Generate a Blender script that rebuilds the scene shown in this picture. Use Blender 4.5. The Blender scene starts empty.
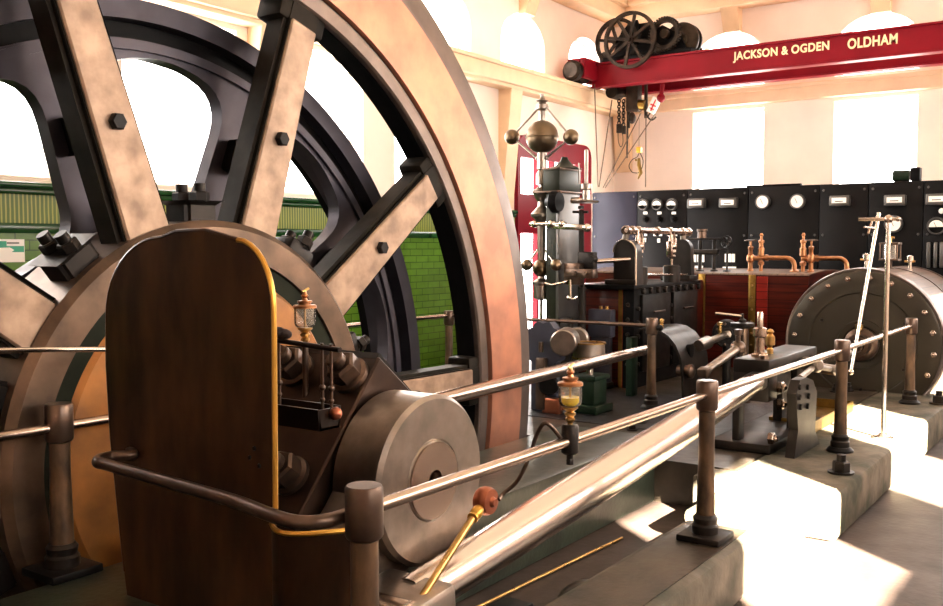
import bpy, bmesh, math, random
from mathutils import Vector, Matrix, Quaternion
random.seed(7)
S = bpy.context.scene
COL = S.collection
PI = math.pi
V = Vector

# ------------------------------------------------------------------ camera model
F = 959.0
A = math.radians(34.9); PT = math.radians(3.35)
FW = V((math.cos(A)*math.cos(PT), math.sin(A)*math.cos(PT), -math.sin(PT)))
RT = V((math.sin(A), -math.cos(A), 0))
UP = RT.cross(FW)
EYE = V((0, 0, 1.6))
def U(px, py, X=None, Y=None, Z=None):
    "the point of the place seen at a photo pixel, on a known plane"
    r = FW + RT*((px-471.5)/F) - UP*((py-303)/F)
    if X is not None: s = X/r.x
    elif Y is not None: s = Y/r.y
    else: s = (Z-1.6)/r.z
    return EYE + r*s

cam = bpy.data.cameras.new('camera')
cam.sensor_width = 36; cam.lens = 36*F/943
cam.clip_start = .05
co = bpy.data.objects.new('camera', cam); COL.objects.link(co)
M = Matrix((RT, UP, -FW)).transposed().to_4x4(); M.translation = EYE
co.matrix_world = M
S.camera = co

# ------------------------------------------------------------------ materials
def mat(name, col, rough=.5, metal=0., noise=0., nscale=8., col2=None, bump=0., bscale=40., coat=0., spec=None, stretch=None, detail=6.):
    m = bpy.data.materials.new(name); m.use_nodes = True
    nt = m.node_tree; N = nt.nodes; L = nt.links
    b = N['Principled BSDF']
    b.inputs['Base Color'].default_value = (*col, 1)
    b.inputs['Roughness'].default_value = rough
    b.inputs['Metallic'].default_value = metal
    if coat: b.inputs['Coat Weight'].default_value = coat; b.inputs['Coat Roughness'].default_value = .12
    if spec is not None: b.inputs['Specular IOR Level'].default_value = spec
    tc = N.new('ShaderNodeTexCoord'); mp = N.new('ShaderNodeMapping')
    L.new(tc.outputs['Object'], mp.inputs['Vector'])
    if stretch: mp.inputs['Scale'].default_value = stretch
    if noise:
        n = N.new('ShaderNodeTexNoise'); n.inputs['Scale'].default_value = nscale; n.inputs['Detail'].default_value = detail
        L.new(mp.outputs[0], n.inputs['Vector'])
        cr = N.new('ShaderNodeValToRGB')
        cr.color_ramp.elements[0].position = .35; cr.color_ramp.elements[1].position = .68
        c2 = col2 or tuple(c*(1-noise) for c in col)
        cr.color_ramp.elements[0].color = (*c2, 1); cr.color_ramp.elements[1].color = (*col, 1)
        L.new(n.outputs['Fac'], cr.inputs['Fac']); L.new(cr.outputs[0], b.inputs['Base Color'])
        rr = N.new('ShaderNodeMapRange'); rr.inputs['To Min'].default_value = min(1, rough*1.35); rr.inputs['To Max'].default_value = rough*.85
        L.new(n.outputs['Fac'], rr.inputs['Value']); L.new(rr.outputs[0], b.inputs['Roughness'])
    if bump:
        n2 = N.new('ShaderNodeTexNoise'); n2.inputs['Scale'].default_value = bscale; n2.inputs['Detail'].default_value = 4
        L.new(mp.outputs[0], n2.inputs['Vector'])
        bp = N.new('ShaderNodeBump'); bp.inputs['Strength'].default_value = bump; bp.inputs['Distance'].default_value = .02
        L.new(n2.outputs['Fac'], bp.inputs['Height']); L.new(bp.outputs[0], b.inputs['Normal'])
    return m

def glass(name, col=(1, 1, 1), gloss=.12, milk=0.):
    m = bpy.data.materials.new(name); m.use_nodes = True
    nt = m.node_tree; N = nt.nodes; L = nt.links
    N.remove(N['Principled BSDF'])
    t = N.new('ShaderNodeBsdfTransparent'); t.inputs[0].default_value = (*col, 1)
    g = N.new('ShaderNodeBsdfGlossy'); g.inputs['Roughness'].default_value = .03
    fr = N.new('ShaderNodeFresnel'); fr.inputs[0].default_value = 1.22
    mx = N.new('ShaderNodeMixShader')
    if milk:
        df = N.new('ShaderNodeBsdfTranslucent'); df.inputs[0].default_value = (.8, .72, .6, 1); d2 = N.new('ShaderNodeBsdfDiffuse'); d2.inputs[0].default_value = (.8, .72, .6, 1)
        ad = N.new('ShaderNodeMixShader'); L.new(df.outputs[0], ad.inputs[1]); L.new(d2.outputs[0], ad.inputs[2])
        m0 = N.new('ShaderNodeMixShader'); m0.inputs[0].default_value = milk; L.new(t.outputs[0], m0.inputs[1]); L.new(ad.outputs[0], m0.inputs[2]); t = m0
    mm = N.new('ShaderNodeMath'); mm.operation = 'ADD'; mm.inputs[1].default_value = gloss*.3
    if gloss: L.new(fr.outputs[0], mm.inputs[0])
    else: mm.inputs[0].default_value = .02; mm.inputs[1].default_value = .01
    L.new(mm.outputs[0], mx.inputs[0])
    L.new(t.outputs[0], mx.inputs[1]); L.new(g.outputs[0], mx.inputs[2])
    L.new(mx.outputs[0], N['Material Output'].inputs[0])
    return m

def brickmat(name, c1, c2, mortar, sx, sz, rough=.2, swap='XZ'):
    m = bpy.data.materials.new(name); m.use_nodes = True
    nt = m.node_tree; N = nt.nodes; L = nt.links; b = N['Principled BSDF']
    tc = N.new('ShaderNodeTexCoord'); sp = N.new('ShaderNodeSeparateXYZ'); cb = N.new('ShaderNodeCombineXYZ')
    L.new(tc.outputs['Object'], sp.inputs[0]); L.new(sp.outputs[swap[0]], cb.inputs[0]); L.new(sp.outputs[swap[1]], cb.inputs[1])
    t = N.new('ShaderNodeTexBrick'); t.inputs['Scale'].default_value = 1
    t.inputs['Brick Width'].default_value = sx; t.inputs['Row Height'].default_value = sz
    t.inputs['Mortar Size'].default_value = .004; t.inputs['Color1'].default_value = (*c1, 1); t.inputs['Color2'].default_value = (*c2, 1)
    t.inputs['Mortar'].default_value = (*mortar, 1)
    L.new(cb.outputs[0], t.inputs['Vector'])
    n = N.new('ShaderNodeTexNoise'); n.inputs['Scale'].default_value = 9
    L.new(tc.outputs['Object'], n.inputs['Vector'])
    mx = N.new('ShaderNodeMix'); mx.data_type = 'RGBA'; mx.blend_type = 'MULTIPLY'; mx.inputs[0].default_value = .35
    L.new(t.outputs['Color'], mx.inputs['A']); L.new(n.outputs['Fac'], mx.inputs['B']); L.new(mx.outputs['Result'], b.inputs['Base Color'])
    b.inputs['Roughness'].default_value = rough
    bp = N.new('ShaderNodeBump'); bp.inputs['Strength'].default_value = .3; bp.inputs['Distance'].default_value = .01; bp.invert = True
    L.new(t.outputs['Fac'], bp.inputs['Height']); L.new(bp.outputs[0], b.inputs['Normal'])
    return m

def plankmat(name, c1, c2, axis, width, rough=.3, grain=(1, 14, 14), coat=.4):
    "planks stacked along one axis with grain"
    m = bpy.data.materials.new(name); m.use_nodes = True
    nt = m.node_tree; N = nt.nodes; L = nt.links; b = N['Principled BSDF']
    tc = N.new('ShaderNodeTexCoord'); mp = N.new('ShaderNodeMapping'); mp.inputs['Scale'].default_value = grain
    L.new(tc.outputs['Object'], mp.inputs[0])
    n = N.new('ShaderNodeTexNoise'); n.inputs['Scale'].default_value = 2.2; n.inputs['Detail'].default_value = 7
    L.new(mp.outputs[0], n.inputs['Vector'])
    cr = N.new('ShaderNodeValToRGB'); cr.color_ramp.elements[0].position = .3; cr.color_ramp.elements[1].position = .7
    cr.color_ramp.elements[0].color = (*c2, 1); cr.color_ramp.elements[1].color = (*c1, 1)
    L.new(n.outputs['Fac'], cr.inputs[0])
    sp = N.new('ShaderNodeSeparateXYZ'); L.new(tc.outputs['Object'], sp.inputs[0])
    dv = N.new('ShaderNodeMath'); dv.operation = 'DIVIDE'; dv.inputs[1].default_value = width
    fr = N.new('ShaderNodeMath'); fr.operation = 'FRACT'
    gt = N.new('ShaderNodeMath'); gt.operation = 'GREATER_THAN'; gt.inputs[1].default_value = .93
    L.new(sp.outputs[axis], dv.inputs[0]); L.new(dv.outputs[0], fr.inputs[0]); L.new(fr.outputs[0], gt.inputs[0])
    mx = N.new('ShaderNodeMix'); mx.data_type = 'RGBA'; mx.inputs['B'].default_value = (c2[0]*.3, c2[1]*.3, c2[2]*.3, 1)
    L.new(gt.outputs[0], mx.inputs[0]); L.new(cr.outputs[0], mx.inputs['A']); L.new(mx.outputs['Result'], b.inputs['Base Color'])
    b.inputs['Roughness'].default_value = rough; b.inputs['Coat Weight'].default_value = coat; b.inputs['Coat Roughness'].default_value = .15
    return m

MT = {}
MT['wall'] = mat('cream_plaster', (.86, .73, .635), .8, noise=.06, nscale=3)
MT['ceil'] = mat('ceiling_paint', (.82, .70, .55), .8, noise=.06, nscale=2)
MT['trim'] = mat('buff_painted_wood', (.79, .57, .36), .55, noise=.12, nscale=4)
MT['frame'] = mat('white_window_paint', (.85, .8, .72), .5)
MT['floor'] = mat('stone_floor', (.058, .039, .031), .5, noise=.45, nscale=3.5, bump=.15, bscale=25)
MT['bed'] = mat('bed_paint', (.045, .031, .021), .36, noise=.55, nscale=5, col2=(.018, .015, .010), bump=.25, bscale=14)
MT['bedside'] = mat('worn_green_concrete', (.115, .09, .065), .6, noise=.6, nscale=5, col2=(.036, .036, .024), bump=.3, bscale=18)
MT['bedgreen'] = mat('green_engine_frame', (.03, .04, .026), .35, noise=.5, nscale=6, col2=(.012, .017, .011), bump=.1)
MT['pit'] = mat('pit_brick', (.05, .045, .04), .9, noise=.4)
MT['tile'] = brickmat('green_glazed_brick', (.075, .18, .014), (.10, .23, .02), (.02, .06, .008), .22, .075)
MT['tiledark'] = mat('dark_green_glaze', (.01, .055, .012), .15, noise=.3)
MT['iron'] = mat('black_iron', (.014, .012, .011), .38, .4, noise=.5, nscale=12)
MT['irondark'] = mat('black_paint_and_shade', (.006, .0053, .0055), .4, 0, noise=.4)  # plain black paint, and greasy shade inside the wheels put into the colour
MT['greyiron'] = mat('grey_iron', (.023, .018, .015), .36, .5, noise=.4, nscale=7)
MT['brownsteel'] = mat('browned_steel', (.13, .085, .062), .32, .85, noise=.45, nscale=9)
MT['steel'] = mat('polished_steel', (.40, .305, .245), .24, 1)
MT['rodsteel'] = mat('bright_rod_steel', (.62, .53, .47), .22, 1)
MT['steelrough'] = mat('machined_steel', (.33, .28, .24), .32, 1, noise=.35, nscale=10, bump=.03, bscale=90)
MT['bright'] = mat('bright_steel', (.66, .58, .50), .2, 1)
MT['postiron'] = mat('worn_post_iron', (.17, .10, .055), .36, .6, noise=.75, nscale=16, col2=(.045, .03, .02), stretch=(1, 1, .4))
MT['brass'] = mat('brass', (.60, .37, .13), .26, 1, noise=.3, nscale=18)
MT['bandbrass'] = mat('brass_band', (.24, .14, .03), .35, .9, noise=.3, nscale=18)
MT['copper'] = mat('copper', (.48, .22, .10), .28, 1, noise=.3, nscale=18)
MT['copperdull'] = mat('red_copper', (.40, .13, .07), .3, .9, noise=.3)
MT['rimface'] = mat('warm_machined_rim', (.56, .245, .15), .36, .7, noise=.4, nscale=5, col2=(.36, .165, .11), bump=.02)
MT['rimlip'] = mat('rim_lip_steel', (.17, .13, .11), .36, .8, noise=.3, nscale=6)
MT['spokeface'] = mat('worn_tan_spoke', (.38, .26, .175), .45, .3, noise=.55, nscale=9, col2=(.19, .12, .078), stretch=(1, .3, 1))
MT['spokeside'] = mat('spoke_iron_and_shade', (.018, .014, .010), .5, .3, noise=.5)  # dark iron, with greasy shade on the spoke sides put into the colour
MT['rotor'] = mat('blue_grey_rotor', (.066, .059, .071), .4, .5, noise=.35, nscale=4)
MT['hubtan'] = mat('worn_hub_ring', (.16, .10, .065), .36, .65, noise=.6, nscale=5, col2=(.06, .038, .024))
MT['huborange'] = mat('hub_plate_orange_light', (.50, .205, .05), .36, .35, noise=.5, nscale=5, col2=(.24, .11, .04))  # orange of the light falling on the plate is put into its colour
MT['hubgreen'] = mat('dark_green_hub', (.017, .021, .013), .36, .4, noise=.4)
MT['guard'] = mat('japanned_guard', (.062, .028, .011), .30, .3, noise=.8, nscale=9, col2=(.015, .007, .003), coat=.08, stretch=(1, 1, .35))
MT['gold'] = mat('brass_edging', (.52, .28, .05), .32, .9)
MT['red'] = mat('crane_red', (.20, .004, .011), .42, 0, noise=.2, nscale=3)
MT['doorred'] = mat('door_red', (.17, .003, .012), .4)
MT['letter'] = mat('cream_letter', (.85, .70, .40), .5)
MT['craneiron'] = mat('greasy_brown_iron', (.04, .026, .017), .45, .5, noise=.6, nscale=10)
MT['slate'] = mat('black_slate', (.0055, .0048, .005), .45, 0, noise=.4, nscale=3)
MT['slateblue'] = mat('blue_grey_panel', (.02, .019, .032), .4, 0, noise=.2, nscale=3)
MT['white'] = mat('white_dial', (.85, .82, .76), .5)
MT['casegrey'] = mat('meter_case', (.10, .095, .09), .35, .6)
MT['mahog'] = plankmat('mahogany_lagging', (.08, .009, .004), (.02, .003, .002), 'Z', .085, grain=(14, 1, 14), coat=.12)
MT['lagtop'] = plankmat('pale_lagging', (.15, .085, .055), (.075, .042, .028), 'Y', .09, rough=.4, grain=(1, 14, 14), coat=.2)
MT['mahogred'] = plankmat('red_lagging', (.22, .016, .01), (.12, .008, .005), 'Z', .085, grain=(14, 1, 14), coat=.12)
MT['redpaint'] = mat('red_strip', (.40, .05, .02), .4)
MT['cover'] = mat('cylinder_cover', (.045, .036, .024), .34, .55, noise=.3, nscale=2.5)
MT['govgreen'] = mat('governor_green', (.02, .022, .013), .33, .2, noise=.4, nscale=7)
MT['bronze'] = mat('governor_bronze', (.17, .12, .075), .36, 1, noise=.25)
MT['bluegrey'] = mat('blue_grey_casting', (.05, .05, .068), .45, .2, noise=.3)
MT['green'] = mat('dark_green_paint', (.007, .018, .009), .35, 0, noise=.3)
MT['chequer'] = mat('chequer_plate', (.02, .018, .02), .36, .5, noise=.4, bump=.6, bscale=60)
MT['rope'] = mat('rope', (.12, .08, .05), .9)
MT['oil'] = mat('yellow_oil', (.85, .62, .005), .15, 0)
MT['glass'] = glass('clear_glass', milk=.10)
MT['pane'] = glass('window_pane', gloss=0)
MT['signgreen'] = mat('sign_green', (.0, .28, .16), .4)
MT['orange'] = mat('orange_paint', (.85, .32, .02), .4)
MT['signred'] = mat('sign_red', (.6, .02, .02), .4)
MT['rag'] = mat('dark_rag', (.06, .035, .03), .9, 0, noise=.5, bump=.5)
MT['tray'] = mat('oily_tray', (.025, .013, .008), .3, .6, noise=.4)
MT['bearing'] = mat('oily_bearing', (.055, .03, .02), .28, .65, noise=.5, nscale=7)

for k_, sp_ in dict(slate=.10, slateblue=.15, irondark=.05, iron=.15, greyiron=.2, spokeside=.07, tiledark=.2, tile=.3, green=.2, bluegrey=.2, govgreen=.2, bed=.25, rotor=.2, red=.12, doorred=.12, hubgreen=.2, craneiron=.2, guard=.25, mahog=.2, mahogred=.2, bedside=.2, floor=.3).items():
    MT[k_].node_tree.nodes['Principled BSDF'].inputs['Specular IOR Level'].default_value = sp_
# ------------------------------------------------------------------ mesh builder
def basis(d):
    d = V(d).normalized()
    h = V((0, 0, 1)) if abs(d.z) < .95 else V((1, 0, 0))
    x = h.cross(d).normalized()
    return x, d.cross(x), d

class MB:
    def __init__(s): s.bm = bmesh.new()
    def box(s, a, b, bev=0.):
        a, b = V(a), V(b)
        r = bmesh.ops.create_cube(s.bm, size=1)
        sz = V((abs(b.x-a.x), abs(b.y-a.y), abs(b.z-a.z))); c = (a+b)/2
        for v in r['verts']: v.co = V((v.co.x*sz.x, v.co.y*sz.y, v.co.z*sz.z)) + c
        if bev:
            es = list({e for v in r['verts'] for e in v.link_edges})
            bmesh.ops.bevel(s.bm, geom=es, offset=min(bev, min(sz)*.45), segments=2, affect='EDGES', profile=.5)
        return s
    def obox(s, c, d, up, sz, bev=0.):
        "box with length axis d, third axis near up; sz = (length, width, height)"
        d = V(d).normalized(); w = V(up).cross(d).normalized(); h = d.cross(w)
        r = bmesh.ops.create_cube(s.bm, size=1)
        vs = r['verts']
        for v in vs: v.co = V(c) + d*(v.co.x*sz[0]) + w*(v.co.y*sz[1]) + h*(v.co.z*sz[2])
        if bev:
            es = list({e for v in vs for e in v.link_edges})
            bmesh.ops.bevel(s.bm, geom=es, offset=bev, segments=2, affect='EDGES', profile=.5)
        return s
    def lathe(s, o, d, prof, seg=32, close=True):
        "profile [(r, h)...] about the axis d from o"
        x, y, d = basis(d); o = V(o); rings = []
        for r, h in prof:
            if r <= 1e-6: rings.append([s.bm.verts.new(o+d*h)])
            else: rings.append([s.bm.verts.new(o+d*h+(x*math.cos(2*PI*k/seg)+y*math.sin(2*PI*k/seg))*r) for k in range(seg)])
        for a, b in zip(rings, rings[1:]):
            for k in range(seg):
                k2 = (k+1) % seg
                if len(a) == 1 and len(b) == 1: continue
                if len(a) == 1: f = [a[0], b[k2], b[k]]
                elif len(b) == 1: f = [a[k], a[k2], b[0]]
                else: f = [a[k], a[k2], b[k2], b[k]]
                try: s.bm.faces.new(f)
                except ValueError: pass
        return s
    def cyl(s, a, b, r, r2=None, seg=24, ch=0.):
        a, b = V(a), V(b); L = (b-a).length; r2 = r if r2 is None else r2
        if ch: return s.lathe(a, b-a, [(0, 0), (r-ch, 0), (r, ch), (r2, L-ch), (r2-ch, L), (0, L)], seg)
        return s.lathe(a, b-a, [(0, 0), (r, 0), (r2, L), (0, L)], seg)
    def ring(s, o, d, r0, r1, h, seg=96):
        return s.lathe(o, d, [(r0, 0), (r1, 0), (r1, h), (r0, h), (r0, 0)], seg)
    def nut(s, o, d, r, h):
        s.lathe(o, d, [(0, 0), (r, 0), (r, h*.85), (r*.85, h), (0, h)], 6); return s
    def ball(s, c, r, seg=24, sc=(1, 1, 1)):
        rr = bmesh.ops.create_uvsphere(s.bm, u_segments=seg, v_segments=seg//2, radius=r)
        for v in rr['verts']: v.co = V((v.co.x*sc[0], v.co.y*sc[1], v.co.z*sc[2])) + V(c)
        return s
    def tube(s, pts, r, seg=12, smooth=0, cyc=False):
        pts = [V(p) for p in pts]
        if smooth:
            out = []; n = len(pts)
            for i in range(n-1):
                p0 = pts[max(i-1, 0)]; p1 = pts[i]; p2 = pts[i+1]; p3 = pts[min(i+2, n-1)]
                for k in range(smooth):
                    t = k/smooth
                    out.append(.5*((2*p1)+(p2-p0)*t+(2*p0-5*p1+4*p2-p3)*t*t+(3*p1-p0-3*p2+p3)*t**3))
            out.append(pts[-1]); pts = out
        rings = []; nx = None
        for i, p in enumerate(pts):
            if cyc: t = (pts[(i+1) % len(pts)]-pts[i-1]).normalized()
            else: t = (pts[min(i+1, len(pts)-1)]-pts[max(i-1, 0)]).normalized()
            if nx is None: nx = basis(t)[0]
            nx = (nx-t*nx.dot(t)).normalized(); ny = t.cross(nx)
            rad = r[i] if isinstance(r, (list, tuple)) else r
            rings.append([s.bm.verts.new(p+(nx*math.cos(2*PI*k/seg)+ny*math.sin(2*PI*k/seg))*rad) for k in range(seg)])
        pr = list(zip(rings, rings[1:]))
        if cyc: pr.append((rings[-1], rings[0]))
        for a, b in pr:
            for k in range(seg):
                k2 = (k+1) % seg; s.bm.faces.new([a[k], a[k2], b[k2], b[k]])
        if not cyc:
            s.bm.faces.new(rings[0][::-1]); s.bm.faces.new(rings[-1])
        return s
    def prism(s, poly, axis, a, b):
        "2D polygon extruded along an axis: 'X' takes (y,z), 'Y' takes (x,z), 'Z' takes (x,y)"
        def p(q, h):
            return {'X': (h, q[0], q[1]), 'Y': (q[0], h, q[1]), 'Z': (q[0], q[1], h)}[axis]
        va = [s.bm.verts.new(p(q, a)) for q in poly]; vb = [s.bm.verts.new(p(q, b)) for q in poly]
        n = len(poly)
        s.bm.faces.new(va); s.bm.faces.new(vb[::-1])
        for k in range(n): s.bm.faces.new([va[k], vb[k], vb[(k+1) % n], va[(k+1) % n]])
        return s
    def mesh(s, me, mx):
        b = me.copy(); b.transform(mx); s.bm.from_mesh(b); bpy.data.meshes.remove(b); return s
    def build(s, name, m, parent=None, off=V((0, 0, 0)), sharp=35):
        bmesh.ops.recalc_face_normals(s.bm, faces=s.bm.faces)
        me = bpy.data.meshes.new(name); s.bm.to_mesh(me); s.bm.free()
        if off.length: me.transform(Matrix.Translation(-off))
        me.materials.append(MT[m])
        for p in me.polygons: p.use_smooth = True
        me.set_sharp_from_angle(angle=math.radians(sharp))
        o = bpy.data.objects.new(name, me); COL.objects.link(o)
        if parent: o.parent = parent
        return o

class Thing:
    def __init__(s, name, label, cat, loc, group=None):
        s.o = bpy.data.objects.new(name, None); COL.objects.link(s.o)
        s.o.empty_display_size = .1
        s.loc = V(loc); s.o.location = s.loc
        s.o['label'] = label; s.o['category'] = cat
        if group: s.o['group'] = group
    def part(s, name, mb, m, parent=None, label=None):
        o = mb.build(name, m, parent or s.o, s.loc)
        if label: o['label'] = label
        return o

def single(name, mb, m, label, cat, group=None, loc=None):
    o = mb.build(name, m, None, V(loc) if loc is not None else V((0, 0, 0)))
    if loc is not None: o.location = loc
    o['label'] = label; o['category'] = cat
    if group: o['group'] = group
    return o
def struct(name, mb, m, parent=None):
    o = mb.build(name, m, parent)
    if not parent: o['kind'] = 'structure'
    return o
def copytree(o, parent=None):
    c = o.copy(); COL.objects.link(c)
    if parent: c.parent = parent
    for ch in list(o.children): copytree(ch, c)
    return c

def plate_mesh(outer, holes, th):
    "flat plate with holes, in local XY, thickness th centred on z=0"
    cu = bpy.data.curves.new('plate', 'CURVE'); cu.dimensions = '2D'; cu.fill_mode = 'BOTH'; cu.extrude = th/2
    for poly in [outer]+holes:
        sp = cu.splines.new('POLY'); sp.points.add(len(poly)-1); sp.use_cyclic_u = True
        for p, q in zip(sp.points, poly): p.co = (q[0], q[1], 0, 1)
    ob = bpy.data.objects.new('plate', cu); COL.objects.link(ob)
    bpy.context.view_layer.update()
    me = bpy.data.meshes.new_from_object(ob.evaluated_get(bpy.context.evaluated_depsgraph_get()))
    bpy.data.objects.remove(ob); bpy.data.curves.remove(cu)
    return me
def circ(r, n=96, c=(0, 0), a0=0, a1=2*PI):
    full = abs(a1-a0-2*PI) < 1e-6
    return [(c[0]+r*math.cos(a0+(a1-a0)*k/(n if full else n-1)), c[1]+r*math.sin(a0+(a1-a0)*k/(n if full else n-1))) for k in range(n)]
def roundpoly(pts, r, n=6):
    out = []; N = len(pts)
    for i in range(N):
        p0, p1, p2 = V((*pts[i-1], 0)), V((*pts[i], 0)), V((*pts[(i+1) % N], 0))
        rr = min(r[i] if isinstance(r, (list, tuple)) else r, (p0-p1).length*.48, (p2-p1).length*.48)
        a = p1+(p0-p1).normalized()*rr; b = p1+(p2-p1).normalized()*rr
        for k in range(n+1):
            t = k/n; q = a*(1-t)**2+p1*2*t*(1-t)+b*t*t; out.append((q.x, q.y))
    return out
# placement matrices for plates: local XY -> world
M_XZ = lambda y: Matrix(((1, 0, 0, 0), (0, 0, -1, y), (0, 1, 0, 0), (0, 0, 0, 1)))      # (x,z) at Y
M_YZ = lambda x: Matrix(((0, 0, 1, x), (1, 0, 0, 0), (0, 1, 0, 0), (0, 0, 0, 1)))       # (y,z) at X
M_XY = lambda z: Matrix.Translation((0, 0, z))

# ------------------------------------------------------------------ the room
XB, YL, YR, XF, ZC = 13.6, 6.78, -2.8, -3.2, 5.35
def arch(c, w, z0, z1):
    r = w/2
    return [(c-r, z0), (c+r, z0)] + [(c+r*math.cos(a), z1-r*.75+r*.75*math.sin(a)) for a in [PI*k/16 for k in range(17)]]
def rect(c, w, z0, z1): return [(c-w/2, z0), (c+w/2, z0), (c+w/2, z1), (c-w/2, z1)]
wins = []   # (plane, centre, width, z0, z1, arched)
for c in (1.96, 3.68, 5.40, 7.12, 8.84): wins.append(('L', c, 1.2, 2.12, 3.55, False))
for c in (2.12, 3.88, 5.64, 7.40, 9.16, 10.92, 12.68): wins.append(('L', c, 1.08, 3.9, 4.66, True))
for c in (4.97, 2.96, .95, -1.06): wins.append(('B', c, 1.05, 1.5, 3.57, False)); wins.append(('B', c, 1.05, 3.9, 4.68, True))
DOOR = (11.72, 2.1, 0.0, 3.12)
def holes(pl):
    hs = []
    for p, c, w, z0, z1, ar in wins:
        if p == pl: hs.append(arch(c, w, z0, z1) if ar else rect(c, w, z0, z1))
    return hs
mb = MB(); mb.mesh(plate_mesh([(XF, 0), (XB, 0), (XB, ZC), (XF, ZC)], holes('L')+[roundpoly([(DOOR[0]-1.02, .02), (DOOR[0]+1.02, .02), (DOOR[0]+1.02, 3.08), (DOOR[0]-1.02, 3.08)], [0, 0, .22, .22])], .3), M_XZ(YL+.15))
struct('wall_left', mb, 'wall')
mb = MB(); mb.mesh(plate_mesh([(YR, 0), (YL, 0), (YL, ZC), (YR, ZC)], holes('B'), .3), M_YZ(XB+.15))
struct('wall_back', mb, 'wall')
RW = [(1.38, 1.5, 2.2, 3.28), (3.98, 1.5, 2.2, 3.28), (6.58, 1.5, 2.2, 3.9), (9.2, 1.5, 2.2, 3.9)]
mb = MB(); mb.mesh(plate_mesh([(XF, 0), (XB, 0), (XB, ZC), (XF, ZC)], [rect(c, w, a, b) for c, w, a, b in RW], .3), M_XZ(YR-.15))
struct('wall_right', mb, 'wall')
mb = MB(); mb.box((XF-.3, YR-.3, 0), (XF, YL+.3, ZC)); struct('wall_front', mb, 'wall')
mb = MB(); mb.box((XF-.3, YR-.3, ZC), (XB+.3, YL+.3, ZC+.25)); struct('ceiling', mb, 'ceil')
slot = [(-.15, 3.14), (5.72, 3.14), (5.72, 4.12), (-.15, 4.12)]
mb = MB(); mb.mesh(plate_mesh([(XF-.3, YR-.3), (XB+.3, YR-.3), (XB+.3, YL+.3), (XF-.3, YL+.3)], [slot], .2), M_XY(-.1)); struct('floor', mb, 'floor')
mb = MB()
mb.box((-.15, 3.14, -2.4), (5.72, 4.12, -2.3)); mb.box((-.25, 3.04, -2.3), (5.82, 3.14, -.2)); mb.box((-.25, 4.12, -2.3), (5.82, 4.22, -.2))
mb.box((-.25, 3.14, -2.3), (-.15, 4.12, -.2)); mb.box((5.72, 3.14, -2.3), (5.82, 4.12, -.2))
struct('trim_1', mb, 'pit')

# tiled dado of the left wall
D0 = DOOR[0]-1.05
mb = MB(); mb.box((XF, YL-.03, 0), (D0, YL, 1.70)); struct('trim_2', mb, 'tile')
mb = MB(); mb.box((XF, YL-.05, 1.70), (D0, YL, 1.775), .01); struct('trim_3', mb, 'tiledark')
# frieze: moulded upright flutes on glazed blocks
mfr = bpy.data.materials.new('frieze_glaze'); mfr.use_nodes = True
N = mfr.node_tree.nodes; L = mfr.node_tree.links; b = N['Principled BSDF']; b.inputs['Roughness'].default_value = .3; b.inputs['Specular IOR Level'].default_value = .2
tc = N.new('ShaderNodeTexCoord'); wv = N.new('ShaderNodeTexWave'); wv.inputs['Scale'].default_value = 9.5; wv.inputs['Distortion'].default_value = .6
L.new(tc.outputs['Object'], wv.inputs['Vector'])
cr = N.new('ShaderNodeValToRGB'); cr.color_ramp.elements[0].color = (.075, .12, .012, 1); cr.color_ramp.elements[1].color = (.26, .28, .04, 1)
cr.color_ramp.elements[0].position = .6; cr.color_ramp.elements[1].position = .85
L.new(wv.outputs['Fac'], cr.inputs[0]); L.new(cr.outputs[0], b.inputs['Base Color'])
MT['frieze'] = mfr
mb = MB(); mb.box((XF, YL-.03, 1.775), (D0, YL, 1.985)); struct('trim_4', mb, 'frieze')
mb = MB(); mb.box((XF, YL-.06, 1.985), (D0, YL, 2.03), .012); mb.box((XF, YL-.09, 2.03), (D0, YL, 2.075), .015); struct('trim_5', mb, 'tiledark')

# runway ledges, cornices, corbels
mb = MB(); mb.box((XF, YL-.26, 3.64), (XB, YL, 3.86), .015); mb.box((XF, YL-.2, 3.60), (XB, YL, 3.66), .01); mb.box((XF, YL-.3, 3.82), (XB, YL, 3.87), .01); struct('trim_6', mb, 'trim')
mb = MB(); mb.box((XB-.14, YR, 3.62), (XB, YL-.3, 3.84), .015); mb.box((XB-.18, YR, 3.78), (XB, YL-.3, 3.84), .01); struct('trim_7', mb, 'trim')
mb = MB(); mb.box((XF, YL-.3, 4.98), (XB, YL, 5.35), .02); mb.box((XF, YL-.38, 5.18), (XB, YL, 5.35), .02); struct('trim_8', mb, 'trim')
mb = MB(); mb.box((XB-.3, YR, 4.98), (XB, YL-.3, 5.35), .02); mb.box((XB-.38, YR, 5.18), (XB, YL-.38, 5.35), .02); struct('trim_9', mb, 'trim')
k = 10
def corbel(pl, c, z0, z1, w, d0, d1):
    global k
    mb = MB()
    for zz, f in ((0, 0),):
        if pl == 'B':
            poly = [(XB, z0), (XB-d0, z0), (XB-d1, z1), (XB, z1)]
            mb.prism(poly, 'Y', c-w/2, c+w/2)
        else:
            poly = [(YL, z0), (YL-d0, z0), (YL-d1, z1), (YL, z1)]
            mb.prism(poly, 'X', c-w/2, c+w/2)
    struct('trim_%d' % k, mb, 'trim'); k += 1
for c in (4.9, 2.9): corbel('B', c, 4.66, 4.99, .24, .1, .24)
for c in (9.16, 10.92): corbel('L', c, 4.64, 4.99, .24, .1, .24)
corbel('B', 6.6, 2.75, 3.62, .26, .05, .16)
corbel('L', 10.45, 2.1, 3.6, .26, .06, .2)
corbel('L', 6.26, 2.9, 3.6, .26, .06, .2)
mb = MB(); mb.box((XB-.06, 1.9, 1.9), (XB, 1.78, 3.62)); struct('trim_%d' % k, mb, 'frame'); k += 1

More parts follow.
